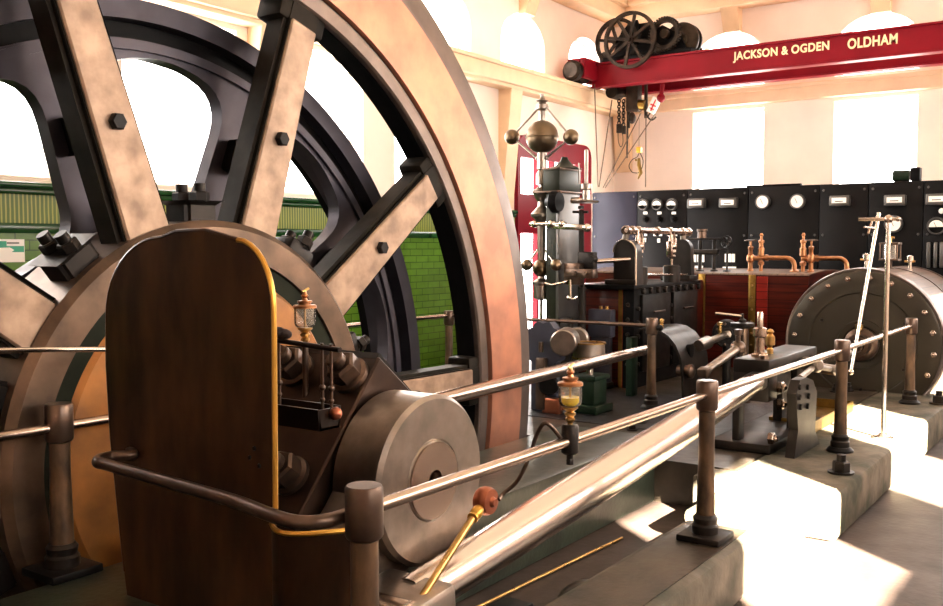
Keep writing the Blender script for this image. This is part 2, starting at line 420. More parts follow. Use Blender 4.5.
# windows: frame with bars and a pane
wn = 1
for p, c, w, z0, z1, ar in wins:
    if p == 'B' and c < .5: continue
    e = bpy.data.objects.new('window_%d' % wn, None); COL.objects.link(e); e['kind'] = 'structure'; wn += 1
    poly = arch(c, w, z0, z1) if ar else rect(c, w, z0, z1)
    inner = arch(c, w-.07, z0+.035, z1-.035) if ar else rect(c, w-.07, z0+.035, z1-.035)
    mx = M_YZ(XB+.2) if p == 'B' else M_XZ(YL+.2)
    mb = MB(); mb.mesh(plate_mesh(poly, [inner], .05), mx); mb.build('window_frame', 'frame', e)
    mb = MB(); mb.mesh(plate_mesh(inner, [], .006), mx); mb.build('pane', 'pane', e)

# red double door of the left wall with glazed lights
e = bpy.data.objects.new('door_1', None); COL.objects.link(e); e['kind'] = 'structure'
yd = YL-.02; x0, x1 = DOOR[0]-1.02, DOOR[0]+1.02
outer = roundpoly([(x0, .0), (x1, .0), (x1, 3.08), (x0, 3.08)], [0, 0, .22, .22])
def lt(a, b, z0, z1): return [(a, z0), (b, z0), (b, z1), (a, z1)]
hl = [lt(x0+.07, 11.20, .25, 1.78), lt(x0+.07, 11.20, 2.3, 2.78), lt(11.24, 11.61, .25, 2.78), lt(11.65, 12.36, .25, 2.78)]
mb = MB(); mb.mesh(plate_mesh(outer, hl, .08), M_XZ(yd)); mb.build('door_frame', 'doorred', e)
mb = MB(); mb.box((x0+.1, yd+.0, .15), (x1-.3, yd+.008, 2.85)); mb.build('pane', 'pane', e)

# ------------------------------------------------------------------ engine beds and kerbs
t = Thing('engine_bed', 'long low brown bed under the cylinders and governor of the mill engine', 'engine bed', (5, 3, 0))
# main raised frame near the crank, lower bed beyond, leaving the crank pit open
mb = MB(); mb.box((-1.0, 2.46, 0), (5.55, 3.12, .42), .02); single('raised_bed', mb, 'bedgreen', 'raised dark green iron frame beside the crank pit under the main bearing', 'engine frame')
mb = MB()
mb.prism([(5.55, 1.95), (13.0, 1.95), (13.0, 6.4), (-1.0, 6.4), (-1.0, 4.14), (5.74, 4.14), (5.74, 3.12), (5.55, 3.12)], 'Z', 0, .27)
t.part('bed_slab', mb, 'bed')
mb = MB(); mb.box((5.30, 1.30, 0), (13.0, 1.95, .272), .035); mb.box((5.3, 1.9, 0), (5.55, 2.12, .265), .02); single('outer_kerb', mb, 'bedside', 'long worn kerb carrying the two right-hand rail posts', 'kerb')
mb = MB(); mb.box((6.4, 2.4, .27), (8.0, 5.5, .276)); t.part('chequer_plate', mb, 'chequer')
kb = Thing('kerb_block', 'low rounded kerb block carrying the middle rail post in front of the crank pit', 'kerb', (2, 1.6, 0))
mb = MB(); mb.box((-1.5, 1.42, 0), (4.42, 1.80, .27), .04); kb.part('block', mb, 'bedside')
mb = MB(); mb.box((-1.45, 1.47, .27), (4.37, 1.75, .274)); kb.part('painted_top', mb, 'bed')
mb = MB(); mb.box((4.44, 1.45, 0), (5.295, 1.95, .13), .03); mb.box((4.75, 1.55, .13), (5.295, 1.95, .21), .03)
single('pit_step', mb, 'bedside', 'worn stone step between the two kerb blocks, bright in the sun', 'step')
mb = MB(); p0, p1, p2, p3 = U(430, 628, Z=.012), U(480, 606, Z=.012), U(575, 560, Z=.012), U(622, 538, Z=.012)
mb.tube([p0, p1, p2, p3], .008, smooth=6); single('floor_pipe', mb, 'brass', 'thin brass pipe lying along the crank pit floor', 'pipe')

mb = MB(); c = U(580, 597, Z=.04); mb.ball(c, .09, 20, (1.7, .9, .75)); single('rounded_casting', mb, 'bed', 'rounded dark iron casting on the pit floor against the near kerb', 'casting')
c = U(498, 608, Z=.05); mb = MB(); mb.box((c.x-.16, c.y-.12, 0), (c.x+.1, c.y+.02, .07), .008); single('floor_box', mb, 'iron', 'small dark square box on the pit floor next to the brass pipe', 'box')

# ------------------------------------------------------------------ flywheel, rotor, crank
HC = V((2.77, 0, .745))
def hy(y): return V((HC.x, y, HC.z))
DY = V((0, 1, 0))
fl = Thing('flywheel', 'huge spoked flywheel with copper-toned rim face and tan spokes', 'flywheel', hy(3.4))
mb = MB(); mb.lathe(hy(3.30), DY, [(2.19, 0), (2.535, 0), (2.54, .05), (2.19, .05), (2.19, 0)], 160); fl.part('rim_face', mb, 'rimface', label='copper-toned rim face')
mb = MB(); mb.lathe(hy(3.33), DY, [(2.53, .02), (2.545, -.01), (2.57, -.01), (2.585, .012), (2.69, .02), (2.73, .03), (2.745, .06), (2.745, .16), (2.53, .16), (2.53, .02)], 160); fl.part('rim_lip', mb, 'rimlip')
mb = MB(); mb.lathe(hy(3.33), DY, [(2.09, 0), (2.10, -.012), (2.17, -.012), (2.185, 0), (2.185, .03), (2.09, .03), (2.09, 0)], 160); fl.part('rim_inner_ring', mb, 'rimlip')
mb = MB(); mb.lathe(hy(3.36), DY, [(2.085, 0), (2.55, 0), (2.55, .13), (2.085, .13), (2.085, 0)], 160); fl.part('rim_body', mb, 'irondark')  # black here paints the greasy shade inside the rim
def polar(r, a, y, w=0.): return V((HC.x+r*math.cos(a)-w*math.sin(a), y, HC.z+r*math.sin(a)+w*math.cos(a)))
for i in range(10):
    a = math.radians(.8+36*i)
    mb = MB()
    vs = []
    for r, w in ((.86, .135), (2.11, .105)):
        for y in (3.33, 3.48):
            for sgn in (-1, 1): vs.append(mb.bm.verts.new(polar(r, a, y, sgn*w)))
    for f in ((0, 1, 5, 4), (2, 3, 7, 6), (0, 2, 6, 4), (1, 3, 7, 5), (0, 1, 3, 2), (4, 5, 7, 6)): mb.bm.faces.new([vs[q] for q in f])
    bmesh.ops.bevel(mb.bm, geom=mb.bm.edges[:], offset=.02, segments=2, affect='EDGES')
    # socket lugs at rim and hub
    d = V((math.cos(a), 0, math.sin(a)))
    mb.obox(polar(2.05, a, 3.42), d, DY, (.12, .30, .17), .02)
    sp = fl.part('spoke', mb, 'spokeside')
    mb = MB(); vs = []
    for r, w in ((.95, .105), (2.0, .082)):
        for y in (3.312, 3.335):
            for sgn in (-1, 1): vs.append(mb.bm.verts.new(polar(r, a, y, sgn*w)))
    for f in ((0, 1, 5, 4), (2, 3, 7, 6), (0, 2, 6, 4), (1, 3, 7, 5), (0, 1, 3, 2), (4, 5, 7, 6)): mb.bm.faces.new([vs[q] for q in f])
    bmesh.ops.bevel(mb.bm, geom=mb.bm.edges[:], offset=.008, segments=1, affect='EDGES')
    fl.part('spoke_facing', mb, 'spokeface', sp, label='worn tan spoke facing')
    mb = MB(); mb.nut(polar(1.42, a, 3.312), -DY, .035, .03); fl.part('bolt', mb, 'iron', sp)
    # hub lug between spokes with its bolt
    a2 = a+math.radians(18); d2 = V((math.cos(a2), 0, math.sin(a2)))
    mb = MB(); mb.obox(polar(.99, a2, 3.42), d2, DY, (.13, .17, .16), .02)
    for q in (3.36, 3.48): mb.cyl(polar(1.04, a2, q), polar(1.13, a2, q), .026); mb.nut(polar(1.05, a2, q), d2, .042, .045)
    fl.part('hub_lug', mb, 'greyiron')
mb = MB(); mb.lathe(hy(3.27), DY, [(.82, .0), (.94, .0), (.97, .03), (.97, .4), (.82, .4), (.82, 0)], 96); fl.part('hub_ring', mb, 'hubtan')
mb = MB(); mb.lathe(hy(3.285), DY, [(.74, .01), (.815, .0), (.815, .05), (.74, .05), (.74, .01)], 96); fl.part('hub_groove', mb, 'hubgreen')
mb = MB(); mb.lathe(hy(3.275), DY, [(.2, .03), (.45, .0), (.72, .0), (.74, .02), (.74, .1), (.2, .1), (.2, .03)], 96); fl.part('hub_plate', mb, 'huborange', label='hub plate with orange light in its colour')

rt_ = Thing('generator_rotor', 'smaller blue-grey cast wheel with rounded openings, behind the flywheel', 'wheel', hy(3.85))
hl = []
for i in range(10):
    a = math.radians(16+36*i); h0, h1 = math.radians(11), math.radians(14.5)
    pts = [(.98*math.cos(a-h0), .98*math.sin(a-h0)), (1.66*math.cos(a-h1), 1.66*math.sin(a-h1)), (1.74*math.cos(a), 1.74*math.sin(a)), (1.66*math.cos(a+h1), 1.66*math.sin(a+h1)), (.98*math.cos(a+h0), .98*math.sin(a+h0))]
    hl.append(roundpoly(pts, [.12, .30, .3, .30, .12]))
mb = MB(); me = plate_mesh(circ(1.78, 128), hl, .08); mb.mesh(me, Matrix.Translation((HC.x, 0, HC.z)) @ M_XZ(3.75)); rt_.part('web', mb, 'rotor')
mb = MB(); mb.lathe(hy(3.68), DY, [(1.86, 0), (1.95, 0), (1.95, .3), (1.86, .3), (1.86, 0)], 160); rt_.part('rim', mb, 'rotor')
mb = MB(); mb.lathe(hy(3.76), DY, [(1.765, 0), (1.87, 0), (1.87, .22), (1.765, .22), (1.765, 0)], 128); rt_.part('channel', mb, 'irondark')  # recess coloured black for its greasy shade
mb = MB(); mb.lathe(hy(3.69), DY, [(1.73, 0), (1.77, 0), (1.77, .2), (1.73, .2), (1.73, 0)], 128); rt_.part('inner_ring', mb, 'rotor')
mb = MB(); mb.lathe(hy(3.70), DY, [(.25, 0), (.9, 0), (.9, .3), (.25, .3), (.25, 0)], 64); rt_.part('hub', mb, 'greyiron')
for i in range(10):
    a = math.radians(34+36*i); d = V((math.cos(a), 0, math.sin(a)))
    mb = MB(); mb.obox(polar(1.38, a, 3.70), d, DY, (.16, .09, .22), .015); mb.nut(polar(1.38, a, 3.655), -DY, .04, .03); rt_.part('joint_lug', mb, 'irondark')

# crankshaft
mb = MB(); mb.cyl(hy(2.42), hy(6.1), .17, seg=40); single('crankshaft', mb, 'steelrough', 'thick steel shaft carrying the flywheel through its bearing', 'shaft')

crk = Thing('crank', 'round grey crank boss with bright shaft end and web hanging below it', 'crank', hy(2.3))
mb = MB(); mb.lathe(hy(2.10), DY, [(.045, .0), (.145, 0), (.15, .006), (.155, .002), (.30, 0), (.315, .015), (.315, .21), (.045, .21), (.045, 0)], 64)
cb = crk.part('boss', mb, 'steelrough')
mb = MB(); mb.lathe(hy(2.093), DY, [(.04, .12), (.04, .0), (.142, 0), (.142, .02)], 48); crk.part('shaft_end', mb, 'steel', cb, label='bright shaft end with centre hole')
PIN = V((2.34, 2.0, .385))
dv = (V((PIN.x, 0, PIN.z))-V((HC.x, 0, HC.z))); an = math.atan2(dv.z, dv.x); ln = dv.length
prof = []
def loc2(x, y): return (HC.x+x*math.cos(an)-y*math.sin(an), HC.z+x*math.sin(an)+y*math.cos(an))
pts = [loc2(.0, .24), loc2(.3, .19)] + [loc2(ln+.17*math.cos(q), .17*math.sin(q)) for q in [PI/2-PI*j/14 for j in range(15)]] + [loc2(.3, -.19), loc2(.0, -.24)]
mb = MB(); mb.prism(pts, 'Y', 2.16, 2.31); crk.part('web', mb, 'steelrough')
mb = MB(); mb.cyl((PIN.x, 1.88, PIN.z), (PIN.x, 2.2, PIN.z), .085, seg=32); crk.part('pin', mb, 'steel')

# connecting rod
XH = V((6.12, 2.0, .745))
dr = (XH-V((PIN.x, 2.0, PIN.z))); P0 = V((PIN.x, 2.0, PIN.z)); LR = dr.length; dn = dr.normalized()
cr_ = Thing('connecting_rod', 'long thick polished connecting rod slanting up from the crank to the crosshead', 'connecting rod', P0)
mb = MB(); mb.lathe(P0, dn, [(0, .16), (.078, .16), (.086, LR*.2), (.094, LR*.45), (.09, LR*.7), (.066, LR-.12), (.055, LR-.05), (0, LR-.05)], 40); cr_.part('shank', mb, 'rodsteel')
mb = MB(); mb.obox(P0+dn*.03, dn, DY, (.42, .14, .30), .03); cr_.part('big_end', mb, 'steelrough')
mb = MB(); mb.obox(P0+dn*(LR-.03), dn, DY, (.14, .10, .12), .02); cr_.part('small_end', mb, 'steelrough')

# main bearing with tilted cap
BR = Thing('main_bearing', 'big oily main bearing with a tilted cap held by large hexagon nuts', 'bearing', (2.75, 2.7, .42))
mb = MB(); mb.box((2.15, 2.40, .42), (3.45, 3.0, .56), .02); mb.prism([(2.27, .54), (2.30, .66), (2.745, 1.19), (3.02, .96), (3.25, .7), (3.3, .54)], 'Y', 2.335, 2.98)
bmesh.ops.bevel(mb.bm, geom=[e for e in mb.bm.edges if e.calc_length() > .3], offset=.008, segments=1, affect='EDGES')
BR.part('housing', mb, 'bearing')
mb = MB(); mb.prism([(2.755, 1.20), (2.735, 1.18), (2.93, 1.005), (2.955, 1.025)], 'Y', 2.345, 2.97); mb.prism([(2.975, 1.02), (2.95, .985), (3.05, .9), (3.075, .93)], 'Y', 2.345, 2.97); BR.part('cap_liner', mb, 'greyiron')
nrm = V((-.765, 0, .645))
for X, Z, Y in ((2.68, 1.113, 2.42), (2.68, 1.113, 2.70), (2.40, .782, 2.455), (2.40, .782, 2.75)):
    c = V((X, Y, Z)); mb = MB()
    mb.lathe(c, nrm, [(.075, 0), (.075, .02), (.06, .028), (.06, 0)], 24)
    bp = BR.part('washer', mb, 'brownsteel')
    mb = MB(); mb.nut(c+nrm*.022, nrm, .064, .07); BR.part('nut', mb, 'brownsteel', bp)
    mb = MB(); mb.cyl(c+nrm*.09, c+nrm*.13, .036, ch=.006); BR.part('stud', mb, 'brownsteel', bp)

# drip tray hung in front of the bearing
tr = Thing('drip_tray', 'dark oil tray hanging on thin rods in front of the bearing cap', 'tray', (2.3, 2.4, 1.0))
XT = 2.26
a = U(268, 339, X=XT); b_ = U(340, 350, X=XT); 
mb = MB(); mb.tube([a+V((0, .1, .0)), a, b_], .009); tr.part('top_bar', mb, 'tray')
q0, q1 = U(270, 418, X=XT), U(333, 430, X=XT)
zt = (q0.z+q1.z)/2
mb = MB()
mb.prism([(XT-.06, zt), (XT+.03, zt), (XT+.04, zt+.07), (XT+.032, zt+.07), (XT+.022, zt+.008), (XT-.052, zt+.008), (XT-.062, zt+.07), (XT-.07, zt+.07)], 'Y', q1.y, q0.y+.05)
mb.box((XT-.062, q1.y, zt), (XT+.032, q1.y+.008, zt+.068)); tr.part('tray', mb, 'tray')
for px in (279, 322, 331):
    top = U(px, 346, X=XT); mb = MB(); mb.tube([(XT, top.y, a.z), (XT, top.y, zt+.02)], .0055); mb.ball((XT, top.y, zt+.13), .011, 12); mb.ball((XT, top.y, zt+.09), .009, 12); tr.part('hanger_rod', mb, 'brownsteel')
mb = MB(); mb.ball((XT, q1.y-.012, zt+.05), .022, 14); tr.part('knob', mb, 'copperdull')

# glass oilers
def oiler(name, loc, h, label, oil, group=None):
    "drip lubricator: stem, cup ring, glass, brass lid with toggle"
    o = Thing(name, label, 'oiler', loc, group); x, y, z = loc; s = h/.30
    Z = V((0, 0, 1)); L_ = lambda prof: [(r*s, q*s) for r, q in prof]
    mb = MB(); mb.lathe(loc, Z, L_([(0, 0), (.014, 0), (.014, .008), (.024, .02), (.024, .03), (.016, .036), (.028, .046), (.028, .056), (.018, .062), (.032, .074), (.04, .08), (.04, .088), (0, .088)]), 20); o.part('stem', mb, 'brass')
    mb = MB(); mb.lathe(loc, Z, L_([(.04, .088), (.054, .10), (.058, .115), (.058, .195), (.055, .195), (.055, .116), (.052, .103), (.038, .09)]), 32); o.part('glass_cup', mb, 'glass')
    mb = MB(); mb.lathe(loc, Z, L_([(0, .194), (.064, .194), (.064, .207), (.058, .212), (.034, .214), (.034, .222), (.04, .226), (.04, .234), (.016, .238), (.012, .25), (.02, .262), (.012, .272), (.01, .285), (0, .287)]), 32); ld = o.part('lid', mb, 'copper')
    mb = MB(); mb.tube([V(loc)+V((-.02*s, 0, .283*s)), V(loc)+V((.004*s, 0, .29*s)), V(loc)+V((.03*s, 0, .30*s))], .007*s, 10); o.part('toggle', mb, 'brass', ld)
    mb = MB(); mb.cyl(V(loc)+Z*.09*s, V(loc)+Z*.2*s, .006*s, seg=10); o.part('needle_tube', mb, 'brass')
    if oil:
        mb = MB(); mb.lathe(loc, Z, L_([(0, .091), (.037, .092), (.051, .104), (.0545, .117), (.0545, .09+oil), (0, .09+oil)]), 32); o.part('oil', mb, 'oil', label='yellow oil')
    return o
oiler('bearing_oiler', (2.62, 2.60, 1.232), .21, 'glass oiler with copper lid standing on the main bearing by the orange-tinted hub', 0)
mb = MB(); mb.cyl((2.62, 2.60, 1.0), (2.62, 2.60, 1.232), .012, seg=12); BR.part('oiler_boss', mb, 'brownsteel')
mb = MB(); c = U(283, 334, X=2.265); mb.ball(c, .034, 16, (.6, 1.15, .55)); mb.ball(c+V((0, .02, .008)), .026, 14, (.7, 1, .6)); single('oily_rag', mb, 'rag', 'dark crumpled rag lying on the tray bar next to the bearing oiler', 'rag')

# ------------------------------------------------------------------ splash guard
XG = 1.95
gd = Thing('splash_guard', 'tall dark brown sheet metal guard with rounded top and brass edging', 'guard', (XG, 2.45, .03))
out = [(2.070, .80), (2.066, 1.36)]
for q in range(9):
    an_ = PI/2*q/8; out.append((2.216-.15*math.cos(an_), 1.42+.20*math.sin(an_)))
out += [(2.36, 1.65), (2.50, 1.648)]
for q in range(11):
    an_ = PI/2*q/10; out.append((2.57+.30*math.sin(an_), 1.36+.27*math.cos(an_)))
out += [(2.875, 1.2), (2.86, .95), (2.80, .5), (2.72, .03), (2.07, .03)]
mb = MB(); mb.prism(out, 'X', XG, XG+.012); gd.part('sheet', mb, 'guard')
edge = [(XG+.006, y, z) for y, z in out[:11]]
mb = MB(); mb.tube(edge, .0085, 8); gd.part('brass_edging', mb, 'gold', label='brass edging strip')
mb = MB(); mb.tube([(XG+.006, y, z) for y, z in out[10:-2]], .008, 8); gd.part('rolled_edge', mb, 'guard')
# lower apron: trough towards the rail post, brass lipped
arc = []
for q in range(13):
    f = q/12; arc.append((XG-.01+.10*math.sin(PI*f)*.0 - .09*math.sin(PI*f) + .10*f, 2.07-.24*f))
mb = MB(); vt = [mb.bm.verts.new((x, y, .785)) for x, y in arc]; vb = [mb.bm.verts.new((x, y, .03)) for x, y in arc]
for q in range(12): mb.bm.faces.new([vt[q], vt[q+1], vb[q+1], vb[q]])
bmesh.ops.solidify(mb.bm, geom=mb.bm.faces[:], thickness=.008); gd.part('apron', mb, 'guard')
mb = MB(); mb.tube([(x, y, .788) for x, y in arc], .008, 8); gd.part('apron_edging', mb, 'gold', label='brass lip of the apron')
for yy, zz in ((2.15, 1.0), (2.17, .97), (2.13, .95)):
    mb = MB(); mb.lathe((XG, yy, zz), (-1, 0, 0), [(.008, 0), (.006, .004), (0, .005)], 10); gd.part('rivet', mb, 'iron')

# ------------------------------------------------------------------ railings
def post(T, x, y, z0, z1, base=True):
    mb = MB(); mb.lathe((x, y, z0+.06), (0, 0, 1), [(.043, 0), (.036, .3), (.036, z1-z0-.2), (0, z1-z0-.2)], 24); p = T.part('post', mb, 'postiron')
    mb = MB(); mb.lathe((x, y, z1-.135), (0, 0, 1), [(0, 0), (.044, 0), (.049, .008), (.049, .127), (.044, .135), (0, .135)], 32); T.part('cap', mb, 'brownsteel', p)
    mb = MB(); mb.lathe((x, y, z0+.03), (0, 0, 1), [(.06, 0), (.06, .035), (.052, .045), (.056, .07), (.044, .085), (.040, .085)], 24); T.part('collar', mb, 'greyiron', p)
    if base:
        mb = MB(); mb.box((x-.1, y-.1, z0), (x+.1, y+.1, z0+.03), .006); T.part('base_plate', mb, 'iron', p)
    else:
        mb = MB(); mb.lathe((x, y, z0), (0, 0, 1), [(0, 0), (.085, 0), (.085, .012), (.065, .032), (0, .032)], 28); T.part('base_flange', mb, 'iron', p)
    return p
nr = Thing('guard_railing', 'near steel guard railing with four posts running alongside the connecting rod', 'railing', (4, 1.59, .27))
YN = 1.585; ZR = .915
for x, y, b0 in ((1.805, 1.59, True), (4.13, 1.585, True), (6.43, 1.565, False), (8.76, 1.575, False)): post(nr, x, y, .274, 1.0, b0)
XS = [(1.805, 1.59), (4.13, 1.585), (6.43, 1.565), (8.76, 1.575)]
for (xa, ya), (xb, yb) in zip(XS, XS[1:]):
    mb = MB(); mb.cyl((xa+.04, ya, .935), (xb-.04, yb, .935), .0185, seg=20); nr.part('rail', mb, 'steel')
pts = [U(352, 513, Z=.915), U(325, 521, Z=.915), U(296, 522, Z=.915), U(268, 514, Z=.915), U(240, 503, Z=.915), U(200, 491, Z=.915), U(150, 477, Z=.915), U(108, 465, Z=.915)]
last = pts[-1]; pts += [last+V((.0, .05, .0)), last+V((.03, .09, .0)), last+V((.08, .10, 0)), last+V((.13, .06, 0)), V((XG+.03, 2.80, .915))]
mb = MB(); mb.tube(pts, .0185, 16, smooth=5); nr.part('bent_rail', mb, 'brownsteel')
lr = Thing('side_railing', 'single rusty rail post with steel rail in front of the flywheel hub', 'railing', (1.95, 3.2, .42))
post(lr, 1.95, 3.165, .42, 1.04)
mb = MB(); mb.cyl((-.6, 3.165, .955), (1.91, 3.165, .955), .0185); lr.part('rail', mb, 'steel')
mb = MB(); mb.tube([(1.99, 3.165, .955), (2.25, 3.155, .955), (2.4, 3.13, .955), (2.45, 3.02, .955)], .0185, 14, smooth=5); lr.part('bent_rail', mb, 'steel')
fr_ = Thing('far_railing', 'far guard railing of the other engine with thin cross rail behind the flywheel', 'railing', (7.45, 4.4, .27))
post(fr_, 7.27, 3.27, .276, 1.02, False); post(fr_, 7.27, 5.33, .27, 1.0, False)
mb = MB(); mb.cyl((7.27, 3.31, .955), (7.27, 5.29, .955), .016); fr_.part('rail', mb, 'brownsteel')
mb = MB(); mb.cyl((3.0, 5.33, .955), (7.23, 5.33, .955), .0185); fr_.part('rail', mb, 'steel')
mb = MB(); mb.lathe((7.27, 3.22, .94), (0, -1, 0), [(0, 0), (.025, 0), (.03, .02), (.02, .04), (0, .045)], 16); fr_.part('rail_stud', mb, 'iron')
# thin bright rod behind the guard
mb = MB(); mb.tube([U(-30, 351.5, Y=3.05), U(50, 349.5, Y=3.05), V((2.3, 3.0, 1.215))], .0095); single('stay_rod', mb, 'bright', 'thin bright rod crossing in front of the hub to the guard', 'rod')

# oiler on the rail, its pipe and copper bulb
oiler('rail_oiler', (2.862, 1.585, .995), .205, 'glass oiler half full of yellow oil on the near railing', .045)
mb = MB(); mb.lathe((2.862, 1.585, .875), (0, 0, 1), [(0, 0), (.012, 0), (.012, .015), (.024, .016), (.03, .022), (.03, .112), (.026, .12), (0, .12)], 24); mb.nut((2.862, 1.585, .855), (0, 0, 1), .014, .02)
nr.part('oiler_bracket', mb, 'greyiron')
cp = Thing('crank_pin_lubricator', 'copper bulb with bent brown tube and slanting brass pipe in front of the crank', 'lubricator', (2.84, 1.92, .69))
bc = V((2.82, 1.905, .688))
mb = MB(); mb.lathe(bc-V((0, .03, 0)), DY, [(0, -.012), (.012, -.012), (.02, .0), (.045, .004), (.052, .02), (.052, .04), (.045, .056), (0, .06)], 32); cp.part('bulb', mb, 'copperdull')
mb = MB(); mb.tube([V((2.86, 1.585, .905)), U(548, 424, Y=1.62), U(538, 432, Y=1.66), U(530, 455, Y=1.74), U(518, 480, Y=1.82), U(504, 493, Y=1.87), bc+V((.04, -.03, .0))], .0075, 10, smooth=6); cp.part('feed_tube', mb, 'brownsteel')
mb = MB(); e0 = U(474, 516, Y=1.89); e1 = V((PIN.x, 1.9, PIN.z)); mb.cyl(bc, e0, .009); mb.cyl(e0, e1, .0135, .0135); cp.part('drop_pipe', mb, 'brass')
mb = MB(); mb.lathe(e0, (e0-bc), [(0, -.05), (.016, -.05), (.022, -.035), (.022, -.01), (.016, 0), (.02, .004), (.02, .014), (0, .016)], 16); cp.part('union', mb, 'gold')

# ------------------------------------------------------------------ eccentric rod and its gear
er = Thing('eccentric_rod', 'long bright eccentric rod passing the flywheel rim towards the far valve gear', 'rod', (5.4, 3.2, .75))
ea, eb = V((2.95, 3.03, .775)), V((7.5, 3.40, .735))
dd = (eb-ea)
mb = MB(); mb.lathe(ea, dd, [(0, .2), (.034, .2), (.043, 1.5), (.042, dd.length-.1), (0, dd.length-.1)], 24); er.part('shank', mb, 'steel')
mb = MB(); mb.lathe(hy(3.06)-V((0, .045, 0)), DY, [(.18, 0), (.30, 0), (.30, .09), (.18, .09), (.18, 0)], 48); er.part('strap', mb, 'steelrough')

vb_ = Thing('valve_gear_hood', 'curved dark iron hood with a dark disc as its oval hole beside the railing post', 'hood', (7.9, 3.3, .27))
prof = [(3.60, .885), (3.50, .895), (3.40, .88), (3.32, .835), (3.25, .76), (3.20, .65), (3.18, .5), (3.17, .276)]
inn = [(y+.02, z-.02) for y, z in prof[::-1]]
def hood(p0, p1, xa, xb): return MB().prism(prof[p0:p1]+[(y+.018, z-.018) for y, z in prof[p0:p1][::-1]], 'X', xa, xb)
vb_.part('hood', hood(0, 8, 7.72, 8.32), 'greyiron')
mb = MB(); mb.prism([(7.95+.05*math.cos(q*PI/8), .69+.06*math.sin(q*PI/8)) for q in range(16)], 'Y', 3.196, 3.235); vb_.part('hole_shade_disc', mb, 'irondark', label='dark disc for the shade of the oval hole')  # raised dark disc painted as the shade in a hole; no opening cut
mb = MB(); mb.box((7.72, 3.66, .276), (7.85, 3.72, .80), .01); vb_.part('stanchion', mb, 'green')
for yy in (3.52, 3.44):
    mb = MB(); mb.lathe((7.85, yy, .885), (0, 0, 1), [(.02, 0), (.02, .03), (.012, .04), (.022, .05), (.022, .075), (.01, .085), (0, .09)], 14); vb_.part('oil_cup', mb, 'brass')
mb = MB(); mb.lathe((7.8, 3.16, .53), (0, -1, 0), [(0, -.1), (.05, -.1), (.05, .0), (.062, .0), (.062, .03), (.03, .05), (0, .05)], 20); vb_.part('pivot', mb, 'brownsteel')
# shaft and hand wheel right of the hood
vs_ = Thing('regulator_shaft', 'short steel shaft with round collar and brass cup right of the iron hood', 'shaft', (8.4, 3.15, .8))
pa, pb = U(703, 344, X=8.2), U(727, 334, X=8.75)
mb = MB(); mb.lathe(pa, pb-pa, [(0, -.1), (.05, -.1), (.06, .1), (.035, .16), (.03, .5), (.055, .52), (.055, .58), (0, .6)], 24); vs_.part('shaft', mb, 'steelrough')
mb = MB(); mb.lathe(pb, V((-1, -.45, 0)), [(0, .05), (.05, .05), (.06, .03), (.12, .03), (.135, 0), (.135, -.06), (0, -.06)], 32); vs_.part('collar', mb, 'iron')
for q in range(7):
    a_ = 2*PI*q/7; x_, y_, d_ = basis((-1, -.45, 0)); mb = MB(); mb.ball(pb+d_*.035+(x_*math.cos(a_)+y_*math.sin(a_))*.1, .014, 10); vs_.part('stud', mb, 'brownsteel')
mb = MB(); cpx = U(720, 326, X=8.6); mb.lathe(cpx, (0, 0, 1), [(.018, -.06), (.018, 0), (.028, .01), (.028, .035), (0, .04)], 14); vs_.part('brass_cup', mb, 'brass')
mb = MB(); mb.cyl(pb-V((0, 0, .1)), (pb.x, pb.y, .276), .04); vs_.part('pedestal', mb, 'iron')
cs = Thing('fluted_standard', 'short dark standard with flanged top between the iron hood and crosshead', 'stand', U(742, 375, X=8.0))
c0 = U(742, 345, X=8.0); b0 = V((c0.x, c0.y, .276)); zt = U(742, 321, X=8.0).z
mb = MB(); mb.lathe(b0, (0, 0, 1), [(0, 0), (.08, 0), (.08, .02), (.055, .05), (.055, zt-.34), (.06, zt-.33), (0, zt-.33)], 20); cs.part('column', mb, 'brownsteel')
mb = MB(); mb.lathe((c0.x, c0.y, zt-.06), (0, 0, 1), [(0, 0), (.06, 0), (.1, .02), (.1, .045), (.03, .05), (.03, .07), (.012, .085), (.012, .12), (0, .125)], 20); cs.part('flanged_top', mb, 'greyiron')
mb = MB(); h0 = V((c0.x, c0.y, zt+.04)); mb.tube([h0, h0+V((-.05, .22, .02))], .012, 8); cs.part('lever', mb, 'bright')
lk = Thing('valve_link', 'short steel link with brass topped eye between hood and crosshead block', 'link', U(722, 360, X=7.2))
la, lb = U(704, 372, X=6.9), U(738, 348, X=7.5)
mb = MB(); mb.cyl(la, lb, .03, .036); lk.part('rod', mb, 'steelrough')
mb = MB(); mb.ball(lb, .062, 20); mb.lathe(lb+V((0, 0, .05)), (0, 0, 1), [(.02, 0), (.02, .05), (.034, .055), (.034, .1), (0, .105)], 14); lk.part('eye', mb, 'brownsteel')
mb = MB(); mb.obox(la, (lb-la), (0, 0, 1), (.09, .08, .07), .012); lk.part('fork', mb, 'brownsteel')
mb = MB(); mb.cyl((lb.x, lb.y, .276), lb, .022); lk.part('prop', mb, 'iron')
mb = MB(); mb.cyl((la.x, la.y, .276), la, .022); lk.part('prop', mb, 'iron')

